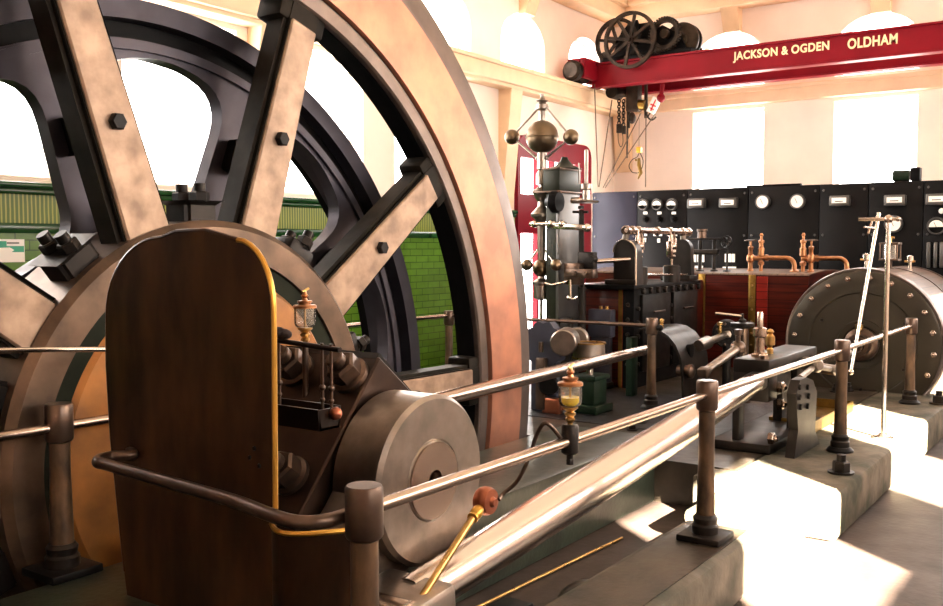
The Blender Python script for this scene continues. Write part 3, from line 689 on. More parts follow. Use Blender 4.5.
# ------------------------------------------------------------------ crosshead slide of the near engine
ch = Thing('crosshead_guide', 'dark crosshead guide block where the connecting rod ends', 'crosshead', (6.4, 2.1, .27))
mb = MB()
mb.box((6.1, 1.93, .78), (7.2, 2.17, .872), .012)
mb.box((6.1, 1.93, .60), (6.28, 2.17, .79), .012)
mb.box((6.05, 1.9, .27), (7.3, 2.3, .335), .012)
mb.box((6.1, 2.12, .33), (6.2, 2.17, .62), .008); mb.box((6.72, 1.93, .33), (6.86, 2.0, .77), .01); mb.box((6.95, 2.1, .33), (7.15, 2.17, .77), .01)
ch.part('guide_frame', mb, 'greyiron')
mb = MB(); mb.box((6.29, 1.95, .61), (6.66, 2.15, .755), .02); ch.part('slipper', mb, 'iron')
sc_ = V((6.27, 2.05, .872))
mb = MB(); mb.lathe(sc_, (0, 0, 1), [(0, 0), (.055, 0), (.055, .02), (.032, .03), (.032, .13), (.045, .14), (.045, .19), (.02, .2), (.02, .29), (.015, .3), (0, .3)], 20); ch.part('guide_stud', mb, 'steel')
mb = MB(); mb.nut(sc_+V((-.1, -.06, 0)), (0, 0, 1), .03, .03); ch.part('nut', mb, 'steel')
mb = MB(); bc_ = V((6.52, 2.06, .872)); mb.lathe(bc_, (0, 0, 1), [(0, 0), (.022, 0), (.022, .03), (.014, .04), (.032, .06), (.032, .12), (.014, .135), (.026, .15), (.014, .165), (0, .17)], 16); ch.part('brass_oil_cup', mb, 'brass')
for px, py in ((778, 387), (778, 404), (769, 438)):
    c = U(px, py, Y=1.93); mb = MB(); mb.nut(c, -DY, .04, .035); mb.ball(c-DY*.04, .022, 12); ch.part('bolt', mb, 'steel')
mb = MB(); mb.cyl((6.55, 2.05, .70), (9.17, 2.09, .70), .05, seg=28); single('piston_rod', mb, 'steel', 'steel piston rod between the crosshead guide and the cylinder gland', 'piston rod')
lv = Thing('rocking_lever', 'upright purple-grey plate bracket with six bolts behind the rail post', 'lever', (6.2, 1.76, .27))
p = [U(791, 466, Y=1.76), U(816, 464, Y=1.76), U(812, 430, Y=1.76), U(814, 392, Y=1.76), U(810, 380, Y=1.76), U(803, 377, Y=1.76), U(797, 380, Y=1.76), U(793, 394, Y=1.76), U(795, 430, Y=1.76)]
pol = [(q.x, max(q.z, .275)) for q in p]
mb = MB(); mb.prism(pol, 'Y', 1.74, 1.80); lv.part('plate', mb, 'greyiron')
for px, py in ((799, 387), (807, 387), (799, 397), (808, 396), (800, 407), (807, 406)):
    c = U(px, py, Y=1.74); mb = MB(); mb.lathe(c, -DY, [(.02, 0), (.017, .014), (0, .016)], 14); lv.part('bolt', mb, 'iron')
mb = MB(); c = U(815, 365, Y=1.83); mb.lathe(c, V((-.6, -1, 0)), [(0, .05), (.03, .05), (.05, .03), (.05, -.1), (0, -.1)], 20); mb.lathe(U(833, 370, Y=1.86), V((-.6, -1, 0)), [(0, .06), (.02, .06), (.04, .04), (.04, -.1), (0, -.1)], 20)
mb.tube([U(800, 378, Y=1.8), U(815, 366, Y=1.84), U(834, 370, Y=1.88), U(850, 352, Y=1.9)], .02, 10); lv.part('knuckle', mb, 'steelrough')

# indicator stand and slanting rod
i0 = V((7.05, 1.43, .275))
ind = Thing('indicator_stand', 'tall thin polished stand rod in front of the round cylinder cover', 'stand', i0)
zt = 1.79
mb = MB(); mb.cyl(i0+V((0, 0, .03)), (i0.x, i0.y, zt), .017, .015, seg=18); ind.part('rod', mb, 'bright')
mb = MB(); mb.lathe(i0, (0, 0, 1), [(0, 0), (.07, 0), (.07, .008), (.045, .012), (.03, .03), (0, .03)], 24); ind.part('foot', mb, 'bright')
xk = V((i0.x, i0.y, zt)); left = V((i0.x-.02, i0.y+.16, zt+.0))
mb = MB(); mb.ball(xk+V((0, 0, .0)), .03, 16); mb.cyl(xk-V((0, .06, 0)), left+V((0, .03, 0)), .012, seg=12); mb.ball(xk-V((0, .06, 0)), .018, 12); ind.part('cross_arm', mb, 'steel')
lo = U(851, 372, Y=1.62)
mb = MB(); lt = U(879, 213, Y=1.56); mb.cyl(lo, lt, .011, .013, seg=14); mb.ball(lo, .02, 12); mb.ball(U(878, 219, Y=1.56), .022, 12); sw = ind.part('swing_rod', mb, 'bright')
mb = MB(); mb.cyl(U(873, 218, Y=1.6), U(868, 234, Y=1.6), .008, seg=10); mb.cyl(U(864, 227, Y=1.6), U(875, 228, Y=1.6), .007, seg=10); ind.part('thumb_screw', mb, 'steel', sw)

# ------------------------------------------------------------------ near cylinder
CY, CZ = 2.095, .70
DX = V((1, 0, 0))
cl = Thing('engine_cylinder', 'large round cylinder with bolted dark end cover and wooden lagging', 'cylinder', (10.2, CY, .27))
mb = MB(); mb.lathe((9.30, CY, CZ), DX, [(0, .03), (.16, .03), (.17, .015), (.22, .012), (.225, 0.02), (.47, .025), (.48, .012), (.50, .012), (.56, .016), (.66, .012), (.675, .02), (.675, .07), (0, .07)], 96); cl.part('end_cover', mb, 'cover')
mb = MB(); mb.lathe((9.30, CY, CZ), DX, [(.675, .03), (.70, .02), (.71, .05), (.71, .12), (.62, .12)], 96); cl.part('flange', mb, 'rimlip')
for q in range(20):
    a_ = 2*PI*(q+.3)/20; c = V((9.312, CY+.615*math.cos(a_), CZ+.615*math.sin(a_)))
    if c.z < .30: continue
    mb = MB(); mb.nut(c+V((.004, 0, 0)), -DX, .026, .022); mb.ball(c-DX*.024, .013, 10); cl.part('cover_bolt', mb, 'steel')
for q in range(6):
    a_ = 2*PI*(q+.5)/6; c = V((9.315, CY+.42*math.cos(a_), CZ+.42*math.sin(a_))); mb = MB(); mb.nut(c+V((.006, 0, 0)), -DX, .016, .02); cl.part('cover_screw', mb, 'greyiron')
mb = MB(); mb.lathe((9.30, CY, CZ), -DX, [(.06, -.03), (.15, -.03), (.15, .03), (.13, .045), (.10, .05), (.10, .16), (.06, .16), (.06, 0)], 40); cl.part('gland', mb, 'brownsteel')
mb = MB(); mb.lathe((9.2, CY+.0, CZ+.10), (0, 0, 1), [(0, 0), (.014, 0), (.014, .03), (.035, .045), (.035, .09), (.015, .1), (.015, .12), (0, .125)], 16); cl.part('oil_cup', mb, 'brass')
mb = MB(); mb.lathe((9.42, CY, CZ), DX, [(.5, 0), (.69, 0), (.69, 1.85), (.5, 1.85), (.5, 0)], 96); cl.part('lagging', mb, 'lagtop')
for xx in (9.47, 10.3, 11.15):
    mb = MB(); mb.lathe((xx, CY, CZ), DX, [(.60, 0), (.697, 0), (.697, .07), (.60, .07)], 96); cl.part('band', mb, 'brownsteel')
mb = MB(); mb.box((9.45, CY-.35, .27), (11.2, CY+.35, .5), .02); cl.part('foot', mb, 'iron')
# fittings standing on the cylinder top
zc = lambda y: CZ+math.sqrt(max(0, .69**2-(y-CY)**2))
def cock(x, y, label):
    z = zc(y)-.006
    o = Thing('drain_cock', label, 'tap', (x, y, z), 'small taps on the cylinder lagging')
    mb = MB(); mb.lathe((x, y, z), (0, 0, 1), [(0, 0), (.03, 0), (.03, .015), (.016, .02), (.016, .09), (.03, .1), (.03, .15), (.012, .16), (0, .16)], 14); o.part('body', mb, 'bright')
    mb = MB(); mb.cyl((x-.01, y-.05, z+.1), (x-.01, y+.05, z+.1), .01, seg=10); o.part('handle', mb, 'brass')
pk = U(866, 268, X=9.9); cock(9.9, pk.y, 'small tap on the cylinder top left of the glass lubricator')
pk = U(910, 266, X=10.4); cock(10.4, pk.y, 'small tap on the cylinder top right of the glass lubricator')
pk = U(890, 262, X=10.2); z0 = zc(pk.y)-.006; lb_ = Thing('sight_feed_lubricator', 'square glass lubricator in a brass frame standing on the cylinder top', 'lubricator', (10.2, pk.y, z0))
x, y = 10.2, pk.y
mb = MB(); mb.lathe((x, y, z0), (0, 0, 1), [(0, 0), (.04, 0), (.04, .01), (.02, .02), (.02, .08), (0, .08)], 14); lb_.part('stem', mb, 'brownsteel')
mb = MB(); mb.box((x-.09, y-.09, z0+.08), (x+.09, y+.09, z0+.1), .004); mb.box((x-.09, y-.09, z0+.24), (x+.09, y+.09, z0+.26), .004)
for sx in (-1, 1):
    for sy in (-1, 1): mb.cyl((x+sx*.078, y+sy*.078, z0+.1), (x+sx*.078, y+sy*.078, z0+.24), .009, seg=8)
lb_.part('frame', mb, 'brownsteel')
mb = MB(); mb.lathe((x, y, z0+.1), (0, 0, 1), [(.06, 0), (.06, .14), (.055, .14), (.055, 0)], 20); lb_.part('glass', mb, 'glass')
mb = MB(); mb.cyl((x, y, z0+.26), (x, y, z0+.31), .012, seg=10); mb.cyl((x, y-.035, z0+.31), (x, y+.035, z0+.31), .01, seg=10); lb_.part('screw', mb, 'brass')

# tan box with its sunlit orange put into the colour, and bed nuts
bx = Thing('sun_tinted_drip_box', 'shallow tan drip box, its sunlit glow given by a brass colour, on the bed below the cylinder cover', 'box', U(838, 418, Z=.27))
q = U(838, 418, Z=.27)
mb = MB(); mb.box((q.x-.75, q.y-.03, .275), (q.x+.35, q.y+.30, .288), .004)
for yy in (q.y-.03, q.y+.29): mb.box((q.x-.75, yy, .288), (q.x+.35, yy+.012, .36))
for xx in (q.x-.75, q.x+.338): mb.box((xx, q.y-.02, .288), (xx+.012, q.y+.29, .36))
bx.part('tray', mb, 'bandbrass')
mb = MB(); mb.nut((q.x-.76, q.y+.1, .31), -DX, .025, .03); bx.part('plug', mb, 'brownsteel')
for px, py, r in ((841, 473, .05), (939, 404, .05), (835, 392, .03), (849, 391, .03)):
    c = U(px, py, Z=.272); mb = MB(); mb.lathe(c, (0, 0, 1), [(0, 0), (r*1.5, 0), (r*1.5, .012), (0, .012)], 24); mb.nut(c+V((0, 0, .012)), (0, 0, 1), r, r*1.2); mb.cyl(c+V((0, 0, .012)), c+V((0, 0, .03+r*1.6)), r*.55, seg=14)
    single('holding_down_bolt', mb, 'greyiron', {841: 'large hexagon nut on the kerb at the foot of the third rail post', 939: 'hexagon nut on the kerb right of the last rail post', 835: 'small nut on the bed at the left foot of the cylinder cover', 849: 'small nut on the bed under the middle of the cylinder cover'}[px], 'bolt', 'holding-down bolts on the bed')

# ------------------------------------------------------------------ receiver with mahogany lagging, brass fittings
rc = Thing('steam_receiver', 'long mahogany-clad receiver box with brass bands behind the cylinder', 'steam receiver', (10.9, 4.0, .27))
XR = 10.3; ZT = 1.30
prof = [(XR, .27), (XR, ZT)] + [(XR+1.5*q/8, ZT+0.035*math.sin(PI*q/8)) for q in range(1, 8)] + [(XR+1.5, ZT), (XR+1.5, .27)]
mb = MB(); mb.prism(prof, 'Y', 2.86, 5.5); rc.part('lagging', mb, 'mahog')
topp = [(XR-.012, ZT-.004)]+[(XR+1.5*q/8, ZT+.012+0.035*math.sin(PI*q/8)) for q in range(0, 9)]+[(XR+1.512, ZT-.004)]
mb = MB(); mb.prism(topp+[(XR+1.5*q/8, ZT-.002+0.035*math.sin(PI*q/8)) for q in range(8, -1, -1)], 'Y', 2.85, 5.51); rc.part('top_sheet', mb, 'lagtop')
for ya, yb in ((U(705.5, 280, X=XR).y, U(699, 280, X=XR).y), (U(756, 280, X=XR).y, U(749, 280, X=XR).y)):
    mb = MB(); mb.box((XR-.014, ya, .27), (XR, yb, ZT-.004), .003); bd = rc.part('band', mb, 'bandbrass')
    for q in range(7):
        mb = MB(); mb.lathe((XR-.014, (ya+yb)/2, .4+.13*q), -DX, [(.014, 0), (.01, .006), (0, .008)], 10); rc.part('rivet', mb, 'brass', bd)
ya, yb = U(768, 280, X=XR).y, U(757, 280, X=XR).y
mb = MB(); mb.box((XR-.010, ya, .27), (XR, yb, ZT-.02)); rc.part('red_panel', mb, 'mahogred')

def valve(pxw, pxt, pxe, label):
    "pxw hand-wheel stem, pxt tall cock, pxe where the pipe turns down"
    X = 10.6; z0 = ZT+.012+.035*math.sin(PI*(X-XR)/1.5)-.004; s_ = .80
    yw, yt, ye = U(pxw, 262, X=X).y, U(pxt, 262, X=X).y, U(pxe, 262, X=X).y
    o = Thing('stop_valve', label, 'valve', (X, yw, z0), 'copper pipe valves on the receiver')
    sc = lambda pr: [(r*.8, h*s_) for r, h in pr]
    mb = MB(); mb.lathe((X, yw, z0), (0, 0, 1), sc([(0, 0), (.045, 0), (.045, .02), (.03, .03), (.03, .12), (.05, .14), (.055, .18), (.05, .22), (.03, .24), (.03, .30), (.036, .31), (.036, .34), (.014, .35), (.014, .42), (0, .42)]), 18); o.part('body', mb, 'copper')
    mb = MB(); mb.lathe((X, yw, z0+.335), (0, 0, 1), [(0, 0), (.02, 0), (.07, .003), (.07, .014), (.02, .018), (0, .018)], 18); o.part('hand_wheel', mb, 'brownsteel')
    mb = MB(); mb.lathe((X, yt, z0), (0, 0, 1), sc([(0, 0), (.026, 0), (.026, .08), (.042, .09), (.042, .13), (.026, .14), (.026, .2), (.044, .22), (.044, .32), (.03, .33), (.03, .39), (.04, .4), (.04, .43), (.016, .44), (.016, .49), (.026, .5), (.012, .53), (0, .53)]), 18)
    mb.cyl((X, min(yw, yt)-.01, z0+.145), (X, max(yw, yt)+.01, z0+.145), .026, seg=14); mb.cyl((X-.02, yt, z0+.1), (X-.07, yt-.04, z0+.095), .018, seg=10); o.part('gauge_cock', mb, 'copper')
    ys = min(yw, yt); r = .085
    pts = [(X, ys, z0+.15), (X, ys*.5+ye*.5, z0+.15), (X, ye+r, z0+.15)]+[(X, ye+r-r*math.sin(q*PI/10), z0+.15-r+r*math.cos(q*PI/10)) for q in range(1, 6)]+[(X, ye, z0)]
    mb = MB(); mb.tube(pts, .025, 14); mb.lathe((X, ye, z0), (0, 0, 1), [(0, 0), (.05, 0), (.05, .012), (.03, .022), (0, .022)], 16); mb.lathe((X, ys-.05, z0+.15), (0, -1, 0), [(.036, 0), (.036, .03)], 14); o.part('pipe', mb, 'copper')
valve(750.5, 761, 794.5, 'copper valve with bent pipe on the mahogany receiver, the left one')
valve(811, 803, 847, 'copper valve with bent pipe just behind the top of the cylinder cover')

# weighted lever table on the receiver
wl = Thing('weighted_lever_valve', 'small lever safety valve with round weight and pulley on the mahogany receiver', 'safety valve', (10.5, 3.9, ZT))
XW = 10.5; zb = ZT+.03
cw = U(702, 245, X=XW); 
zarm = U(702, 239, X=XW).z
y0, y1 = U(685, 240, X=XW).y, U(727, 240, X=XW).y
mb = MB(); mb.box((XW-.03, y1, zarm-.012), (XW+.03, y0, zarm+.012), .004); wl.part('lever_arm', mb, 'greyiron')
mb = MB(); mb.lathe((XW, cw.y, zarm+.012), (0, 0, 1), [(0, 0), (.055, 0), (.05, .02), (.05, .07), (.06, .08), (.06, .10), (0, .10)], 24); wl.part('weight', mb, 'brownsteel')
ysb = [U(700, 260, X=XW).y, U(714, 260, X=XW).y, U(727, 260, X=XW).y]
for yy, r in zip(ysb, (.022, .022, .011)):
    mb = MB(); mb.lathe((XW, yy, zb-.006), (0, 0, 1), [(0, 0), (.045, 0), (.045, .01), (r, .02), (r, zarm-zb-.01), (0, zarm-zb-.01)], 14); wl.part('pillar', mb, 'greyiron')
zm = U(702, 252, X=XW).z
mb = MB(); mb.box((XW-.04, ysb[1]-.05, zm-.03), (XW+.04, y0-.02, zm+.03), .01); mb.cyl((XW, ysb[1], zm+.03), (XW, ysb[2], zm+.03), .01, seg=10); wl.part('cross_block', mb, 'greyiron')
cpx = U(727, 242, X=XW)
mb = MB(); mb.lathe(cpx-V((.05, 0, 0)), DX, [(.06, 0), (.075, 0), (.075, .02), (.06, .02), (.06, 0)], 24)
for q in range(3):
    a_ = PI*q/3; d_ = V((0, math.cos(a_), math.sin(a_)))*.065; mb.cyl(cpx-V((.04, 0, 0))-d_, cpx-V((.04, 0, 0))+d_, .006, seg=8)
wl.part('pulley', mb, 'iron')

# ------------------------------------------------------------------ far cylinder with valve chest
fc = Thing('valve_chest', 'dark iron valve chest with bolted plates on the red-lagged far cylinder', 'valve chest', (9.2, 4.3, .27))
mb = MB(); mb.box((8.22, 3.99, .27), (10.25, 4.62, 1.235), .02); fc.part('lagging', mb, 'mahog')
mb = MB(); mb.box((8.20, 3.985, .27), (8.222, 4.03, 1.24)); fc.part('band', mb, 'bandbrass')
mb = MB(); mb.box((8.19, 3.955, .27), (8.21, 3.984, 1.235)); fc.part('red_strip', mb, 'redpaint')
mb = MB(); mb.box((8.18, 3.86, .27), (9.7, 3.98, 1.20), .01); mb.box((8.12, 3.83, 1.20), (9.75, 4.4, 1.245), .012); fc.part('chest', mb, 'irondark')
for xa, xb in ((8.30, 8.95), (9.03, 9.66)):
    mb = MB(); mb.box((xa, 3.825, .42), (xb, 3.86, 1.15), .008); pl = fc.part('side_plate', mb, 'iron')
    mb = MB(); mb.cyl((xa+.2, 3.80, .98), (xb-.2, 3.80, .98), .01, seg=8); fc.part('handle', mb, 'brownsteel', pl)
for q in range(9):
    x = 8.28+q*.17; mb = MB(); mb.nut((x, 3.825, 1.185), -DY, .034, .03); fc.part('top_bolt', mb, 'greyiron')
for q in range(5):
    for x in (8.24, 8.99): mb = MB(); mb.nut((x, 3.858, .5+q*.13), -DY, .02, .03); fc.part('side_bolt', mb, 'greyiron')
for q in range(5): mb = MB(); mb.nut((8.19, 3.92, .5+q*.14), -DX, .02, .025); fc.part('end_bolt', mb, 'greyiron')

# valve gear on the chest: two arched brackets, rocking bar, dashpots
vg = Thing('valve_gear', 'steel valve gear with arched brackets and a rocking bar on the valve chest', 'valve gear', (9, 3.95, 1.245))
zb = 1.245
def archplate(xa, xb, ya, yb, z0, z1):
    c = (ya+yb)/2; w = abs(yb-ya)/2
    pts = [(c-w*1.15, z0), (c+w, z0)] + [(c+w*math.cos(a_), z1-w+w*math.sin(a_)) for a_ in [PI*k_/12 for k_ in range(13)]]
    return MB().prism(pts, 'X', xa, xb)
vg.part('arched_bracket', archplate(8.17, 8.30, 3.84, 4.07, zb, 1.665), 'greyiron')
mb = MB()
w_ = [(3.84, zb)]+[(3.955+.115*math.cos(a_), 1.55+.115*math.sin(a_)) for a_ in [PI*k_/12 for k_ in range(12, -1, -1)]]
mb.tube([(8.165, *q) for q in w_], .01, 8); vg.part('bracket_edge', mb, 'bright')
vg.part('arched_bracket', archplate(9.48, 9.56, 3.84, 4.04, zb, 1.68), 'greyiron')
vg.part('bracket_foot', MB().box((8.14, 3.835, zb), (8.34, 4.15, zb+.05), .01), 'greyiron'); vg.part('bracket_foot', MB().box((9.42, 3.82, zb), (9.64, 4.15, zb+.06), .01), 'greyiron')
zbar = U(655, 231, Y=3.92).z; xa, xb = U(626, 231, Y=3.92).x, U(688, 231, Y=3.92).x
mb = MB(); mb.cyl((xa, 3.92, zbar), (xb, 3.92, zbar), .03, seg=16)
for x in (xa, xa+.12, xa+.26, xa+.7, xa+1.0, xb-.16, xb): mb.lathe((x-.025, 3.92, zbar), DX, [(.03, 0), (.043, .004), (.043, .046), (.03, .05)], 14)
vg.part('rocking_bar', mb, 'steel')
mb = MB(); mb.cyl((8.22, 3.99, 1.64), (8.22, 3.95, zbar), .03); mb.cyl((9.52, 3.94, 1.64), (9.5, 3.93, zbar), .03); vg.part('bar_support', mb, 'steelrough')
for px in (639, 672):
    top = U(px, 236, Y=3.9); x = top.x; y = 3.9
    mb = MB()
    mb.lathe((x, y, zb), (0, 0, 1), [(0, 0), (.085, 0), (.085, .16), (.07, .17), (0, .17)], 20); dp = vg.part('dashpot', mb, 'greyiron')
    mb = MB(); mb.cyl((x, y, zb+.17), (x, y, zbar-.03), .014, seg=10); mb.ball((x, y, zb+.26), .04, 12, (1, 1, .7)); mb.ball((x, y, zb+.36), .05, 12); mb.nut((x, y, zb+.30), (0, 0, 1), .045, .03)
    mb.obox((x-.05, y, zb+.33), (0, 0, 1), DY, (.16, .05, .06), .01); mb.obox((x+.06, y, zb+.38), (0, 0, 1), DY, (.12, .05, .05), .01)
    for dx in (-.07, .07): mb.tube([(x+dx*.4, y, zbar), (x+dx, y-.01, zbar-.1), (x+dx*.6, y, zb+.33)], .014, 8)
    vg.part('trip_link', mb, 'steel', dp)
mb = MB(); mb.cyl((8.45, 3.86, zb+.09), (9.45, 3.86, zb+.07), .012, seg=10); vg.part('tie_rod', mb, 'bright')

# ------------------------------------------------------------------ governor
GX = 7.85
gv = Thing('governor', 'tall steam engine governor with one large ball and two small side balls', 'governor', (GX, 4.5, .27))
gy = U(542, 137, X=GX).y
def G(px, py): return U(px, py, X=GX)
Zs = {q: G(542, q).z for q in (222, 94, 103, 111, 122, 137, 152, 158, 170, 185, 200, 213, 227, 240, 262, 268, 275, 285, 300, 325)}
yf, yk = G(563, 250).y, G(550, 250).y; xe = U(578, 250, Y=yf).x
z0, z1 = G(562, 192).z, G(562, 169).z
mb = MB(); mb.box((GX-.08, yf, .27), (xe, yk, z0), .01); gv.part('column', mb, 'govgreen')
mb = MB(); mb.box((GX-.10, yf-.012, .27), (xe+.01, yf+.02, z0), .006); gv.part('column_edge', mb, 'casegrey')
mb = MB(); mb.box((GX-.10, yf-.015, z0), (xe+.02, yk+.02, z1), .006); gv.part('gear_box', mb, 'govgreen')
mb = MB(); mb.box((GX-.11, yf-.025, z1-.01), (xe+.02, yk+.03, z1+.01), .005); mb.box((GX-.11, yf-.03, z0-.01), (xe+.03, gy+.04, z0+.01), .004); gv.part('gear_box_flange', mb, 'brownsteel')
ya, yb = yf, yk
mb = MB(); c = ((GX+xe)/2, (ya+yb)/2); mb.lathe((c[0], c[1], z1+.012), (0, 0, 1), [(.17, 0), (.09, .03), (.045, .075), (.035, .09), (.03, .11), (0, .115)], 20); gv.part('pyramid_lid', mb, 'govgreen')
mb = MB(); mb.cyl((GX, gy, .5), (GX, gy, Zs[94]), .016, seg=14)
mb.lathe((GX, gy, 0), (0, 0, 1), [(.02, Zs[170]), (.045, Zs[170]+.01), (.045, Zs[152]), (.03, Zs[152]+.02)], 18)
mb.lathe((GX, gy, 0), (0, 0, 1), [(.03, Zs[122]), (.03, Zs[111]), (.055, Zs[111]+.02), (.055, Zs[111]+.06), (.03, Zs[103]), (.06, Zs[103]+.02), (.03, Zs[103]+.03), (.015, Zs[103]+.06)], 18)
mb.lathe((GX, gy, 0), (0, 0, 1), [(.03, Zs[185]), (.055, Zs[185]+.005), (.055, Zs[170]-.04), (.03, Zs[170])], 18)
gv.part('spindle', mb, 'steelrough')
mb = MB(); mb.ball((GX, gy, Zs[137]), .155, 32); mb.lathe((GX, gy, Zs[137]), (0, 0, 1), [(.156, -.012), (.16, 0), (.156, .012)], 32); gv.part('large_ball', mb, 'bronze')
for px in (512, 571):
    c = G(px, 137); mb = MB(); mb.ball(c, .073, 24); bl = gv.part('side_ball', mb, 'bronze')
    sg = 1 if px < 540 else -1
    mb = MB(); mb.tube([(GX, gy+sg*.04, Zs[111]+.03), c, (GX, gy+sg*.05, Zs[158])], .012, 10)
    for z_ in (Zs[111]+.03, Zs[158]): mb.ball((GX, gy+sg*.045, z_), .024, 10)
    gv.part('swing_arm', mb, 'steelrough', bl)
# cones and dark bevel wheel
mb = MB()
mb.lathe((GX, gy, 0), (0, 0, 1), [(.03, Zs[200]-.02), (.045, Zs[200]-.01), (.085, Zs[200]+.06), (.09, Zs[200]+.085), (.04, Zs[185]-.02)], 24)
mb.lathe((GX, gy, 0), (0, 0, 1), [(.035, Zs[222]), (.10, Zs[213]-.03), (.105, Zs[213]-.01), (.04, Zs[213]+.06), (.035, Zs[200])], 24)
mb.lathe((GX, gy, 0), (0, 0, 1), [(.035, Zs[262]), (.04, Zs[240]), (.04, Zs[222])], 18)
gv.part('bevel_cones', mb, 'steelrough')
mb = MB(); c = U(555, 202, X=GX-.13); mb.lathe(c, DY, [(0, -.05), (.09, -.05), (.1, -.02), (.1, .02), (.07, .05), (.04, .09), (0, .09)], 28); gv.part('bevel_wheel', mb, 'irondark')
# cross links under it
mb = MB(); g3 = lambda px, py: U(px, py, X=GX-.14); mb.ball(g3(535, 224), .035, 12); mb.ball(g3(552, 224), .04, 12); mb.ball(g3(562, 224), .035, 12); mb.cyl(g3(530, 224), g3(566, 224), .02, seg=12)
mb.obox((G(560, 226)+G(592, 228))/2+V((-.14, 0, 0)), G(592, 228)-G(560, 226), (0, 0, 1), ((G(592, 228)-G(560, 226)).length, .03, .055), .008); mb.ball(G(594, 228)+V((-.14, 0, 0)), .04, 12); gv.part('cross_link', mb, 'bright')
# lower little governor
mb = MB(); mb.ball((GX, gy, Zs[268]), .085, 24); gv.part('lower_ball', mb, 'bronze')
for px in (527, 556):
    c = U(px, 265, X=GX-.18); mb = MB(); mb.ball(c, .055, 18); bl = gv.part('lower_side_ball', mb, 'bronze'); mb = MB(); mb.tube([G(541+(px-541)*.25, 250), c], .01, 8); gv.part('swing_arm', mb, 'bright', bl)
mb = MB(); mb.lathe((GX, gy, 0), (0, 0, 1), [(.03, Zs[300]), (.075, Zs[300]+.02), (.075, Zs[285]), (.09, Zs[285]+.01), (.09, Zs[285]+.03), (.04, Zs[285]+.06), (.03, Zs[275])], 20); gv.part('lower_collar', mb, 'steelrough')
mb = MB(); g2 = lambda px, py: U(px, py, X=GX-.16); mb.tube([g2(545, 283), g2(552, 285), g2(566, 282), g2(570, 280), g2(570, 298), g2(574, 299), g2(578, 297)], .013, 8); mb.ball(g2(569, 298), .025, 10); gv.part('trip_hook', mb, 'bright')
# right side fixtures: pot with flange, bracket box
mb = MB(); c = G(586, 205); mb.lathe((GX, c.y, 0), (0, 0, 1), [(0, G(586, 203).z), (.11, G(586, 203).z), (.12, G(586, 203).z+.015), (.04, G(586, 203).z+.03), (.035, G(586, 190).z), (.055, G(586, 189).z), (.055, G(586, 184).z), (.018, G(586, 183).z), (.018, G(586, 150).z), (0, G(586, 149).z)], 20)
mb.cyl((GX, c.y, G(586, 200).z), (GX, G(572, 190).y, G(586, 200).z), .03); mb.tube([G(580, 164), G(579, 163), G(579, 184)], .007, 6); gv.part('dash_cylinder', mb, 'steelrough')
mb = MB(); mb.tube([G(581, 210), G(581, 285)], .02, 10); mb.tube([G(583, 210), G(583, 340)], .012, 8); mb.cyl(G(573, 212), G(588, 212), .012, seg=8); mb.nut(G(581, 209), (0, 0, 1), .03, .03); gv.part('side_rod', mb, 'greyiron')
ya, yb = G(600, 275).y, G(571, 275).y
mb = MB(); mb.box((GX-.16, G(601, 275).y, G(600, 278).z), (GX-.06, G(573, 275).y, G(600, 269).z), .008); mb.box((GX-.14, G(586, 270).y, G(600, 285).z), (GX-.02, G(571, 270).y, G(600, 263).z), .01)
for px in (583, 594): mb.nut(V((GX-.16, G(px, 273).y, G(px, 273).z)), -DX, .022, .02)
gv.part('bracket', mb, 'brownsteel')
mb = MB(); mb.box((GX-.05, G(596, 258).y, G(590, 272).z), (GX+.03, G(580, 258).y, G(590, 252).z), .01); mb.lathe(G(594, 259), DX, [(0, -.06), (.03, -.06), (.04, 0), (0, .02)], 14); gv.part('pivot_block', mb, 'greyiron')
mb = MB(); mb.cyl(G(578, 263), U(630, 259, X=8.18), .022, seg=12); gv.part('reach_rod', mb, 'steel')
mb = MB(); mb.box((GX-.12, G(577, 250).y, .27), (GX-.04, G(566, 250).y, .95), .02); mb.cyl(G(582, 287), G(582, 345), .035); gv.part('lower_stay', mb, 'greyiron')
mb = MB(); mb.box((GX-.15, G(600, 300).y, .27), (GX+.3, G(540, 300).y, .33), .01); gv.part('foot', mb, 'iron')

# ------------------------------------------------------------------ small machines below the governor
gb = Thing('lobed_gear_casting', 'blue-grey lobed casting beside the flywheel rim with a round drum end', 'casting', U(545, 345, X=6.75))
XQ = 6.6; def_c = U(543, 350, X=XQ)
pts = []
for q in range(40):
    a_ = 2*PI*q/40; r = .185+.012*math.cos(10*a_); pts.append((def_c.y+r*math.cos(a_)*.95, def_c.z+.04+r*math.sin(a_)))
mb = MB(); mb.prism(pts, 'X', XQ, XQ+.09); mb.box((XQ+.01, def_c.y-.12, .276), (XQ+.08, def_c.y+.12, def_c.z), .01); gb.part('lobed_plate', mb, 'bluegrey')
dk = U(563, 343, X=XQ-.06); mb = MB(); mb.cyl(dk, dk+V((.25, .1, 0)), .105, ch=.01); gb.part('drum', mb, 'steelrough')
mb = MB(); c = U(576, 340, X=XQ+.3); mb.cyl(c, c+V((.1, .04, 0)), .1, ch=.01); gb.part('second_drum', mb, 'steelrough')
mb = MB(); mb.box((XQ-.06, U(548, 360, X=XQ).y, .3), (XQ, U(539, 360, X=XQ).y, U(540, 357, X=XQ).z), .01); mb.cyl(U(541, 352, X=XQ-.04), U(541, 342, X=XQ-.04), .02); gb.part('bracket', mb, 'brownsteel')
mb = MB(); c = U(548, 385, X=XQ-.08); mb.cyl(c, c+V((.1, .03, 0)), .085, ch=.015); gb.part('lower_wheel', mb, 'iron')
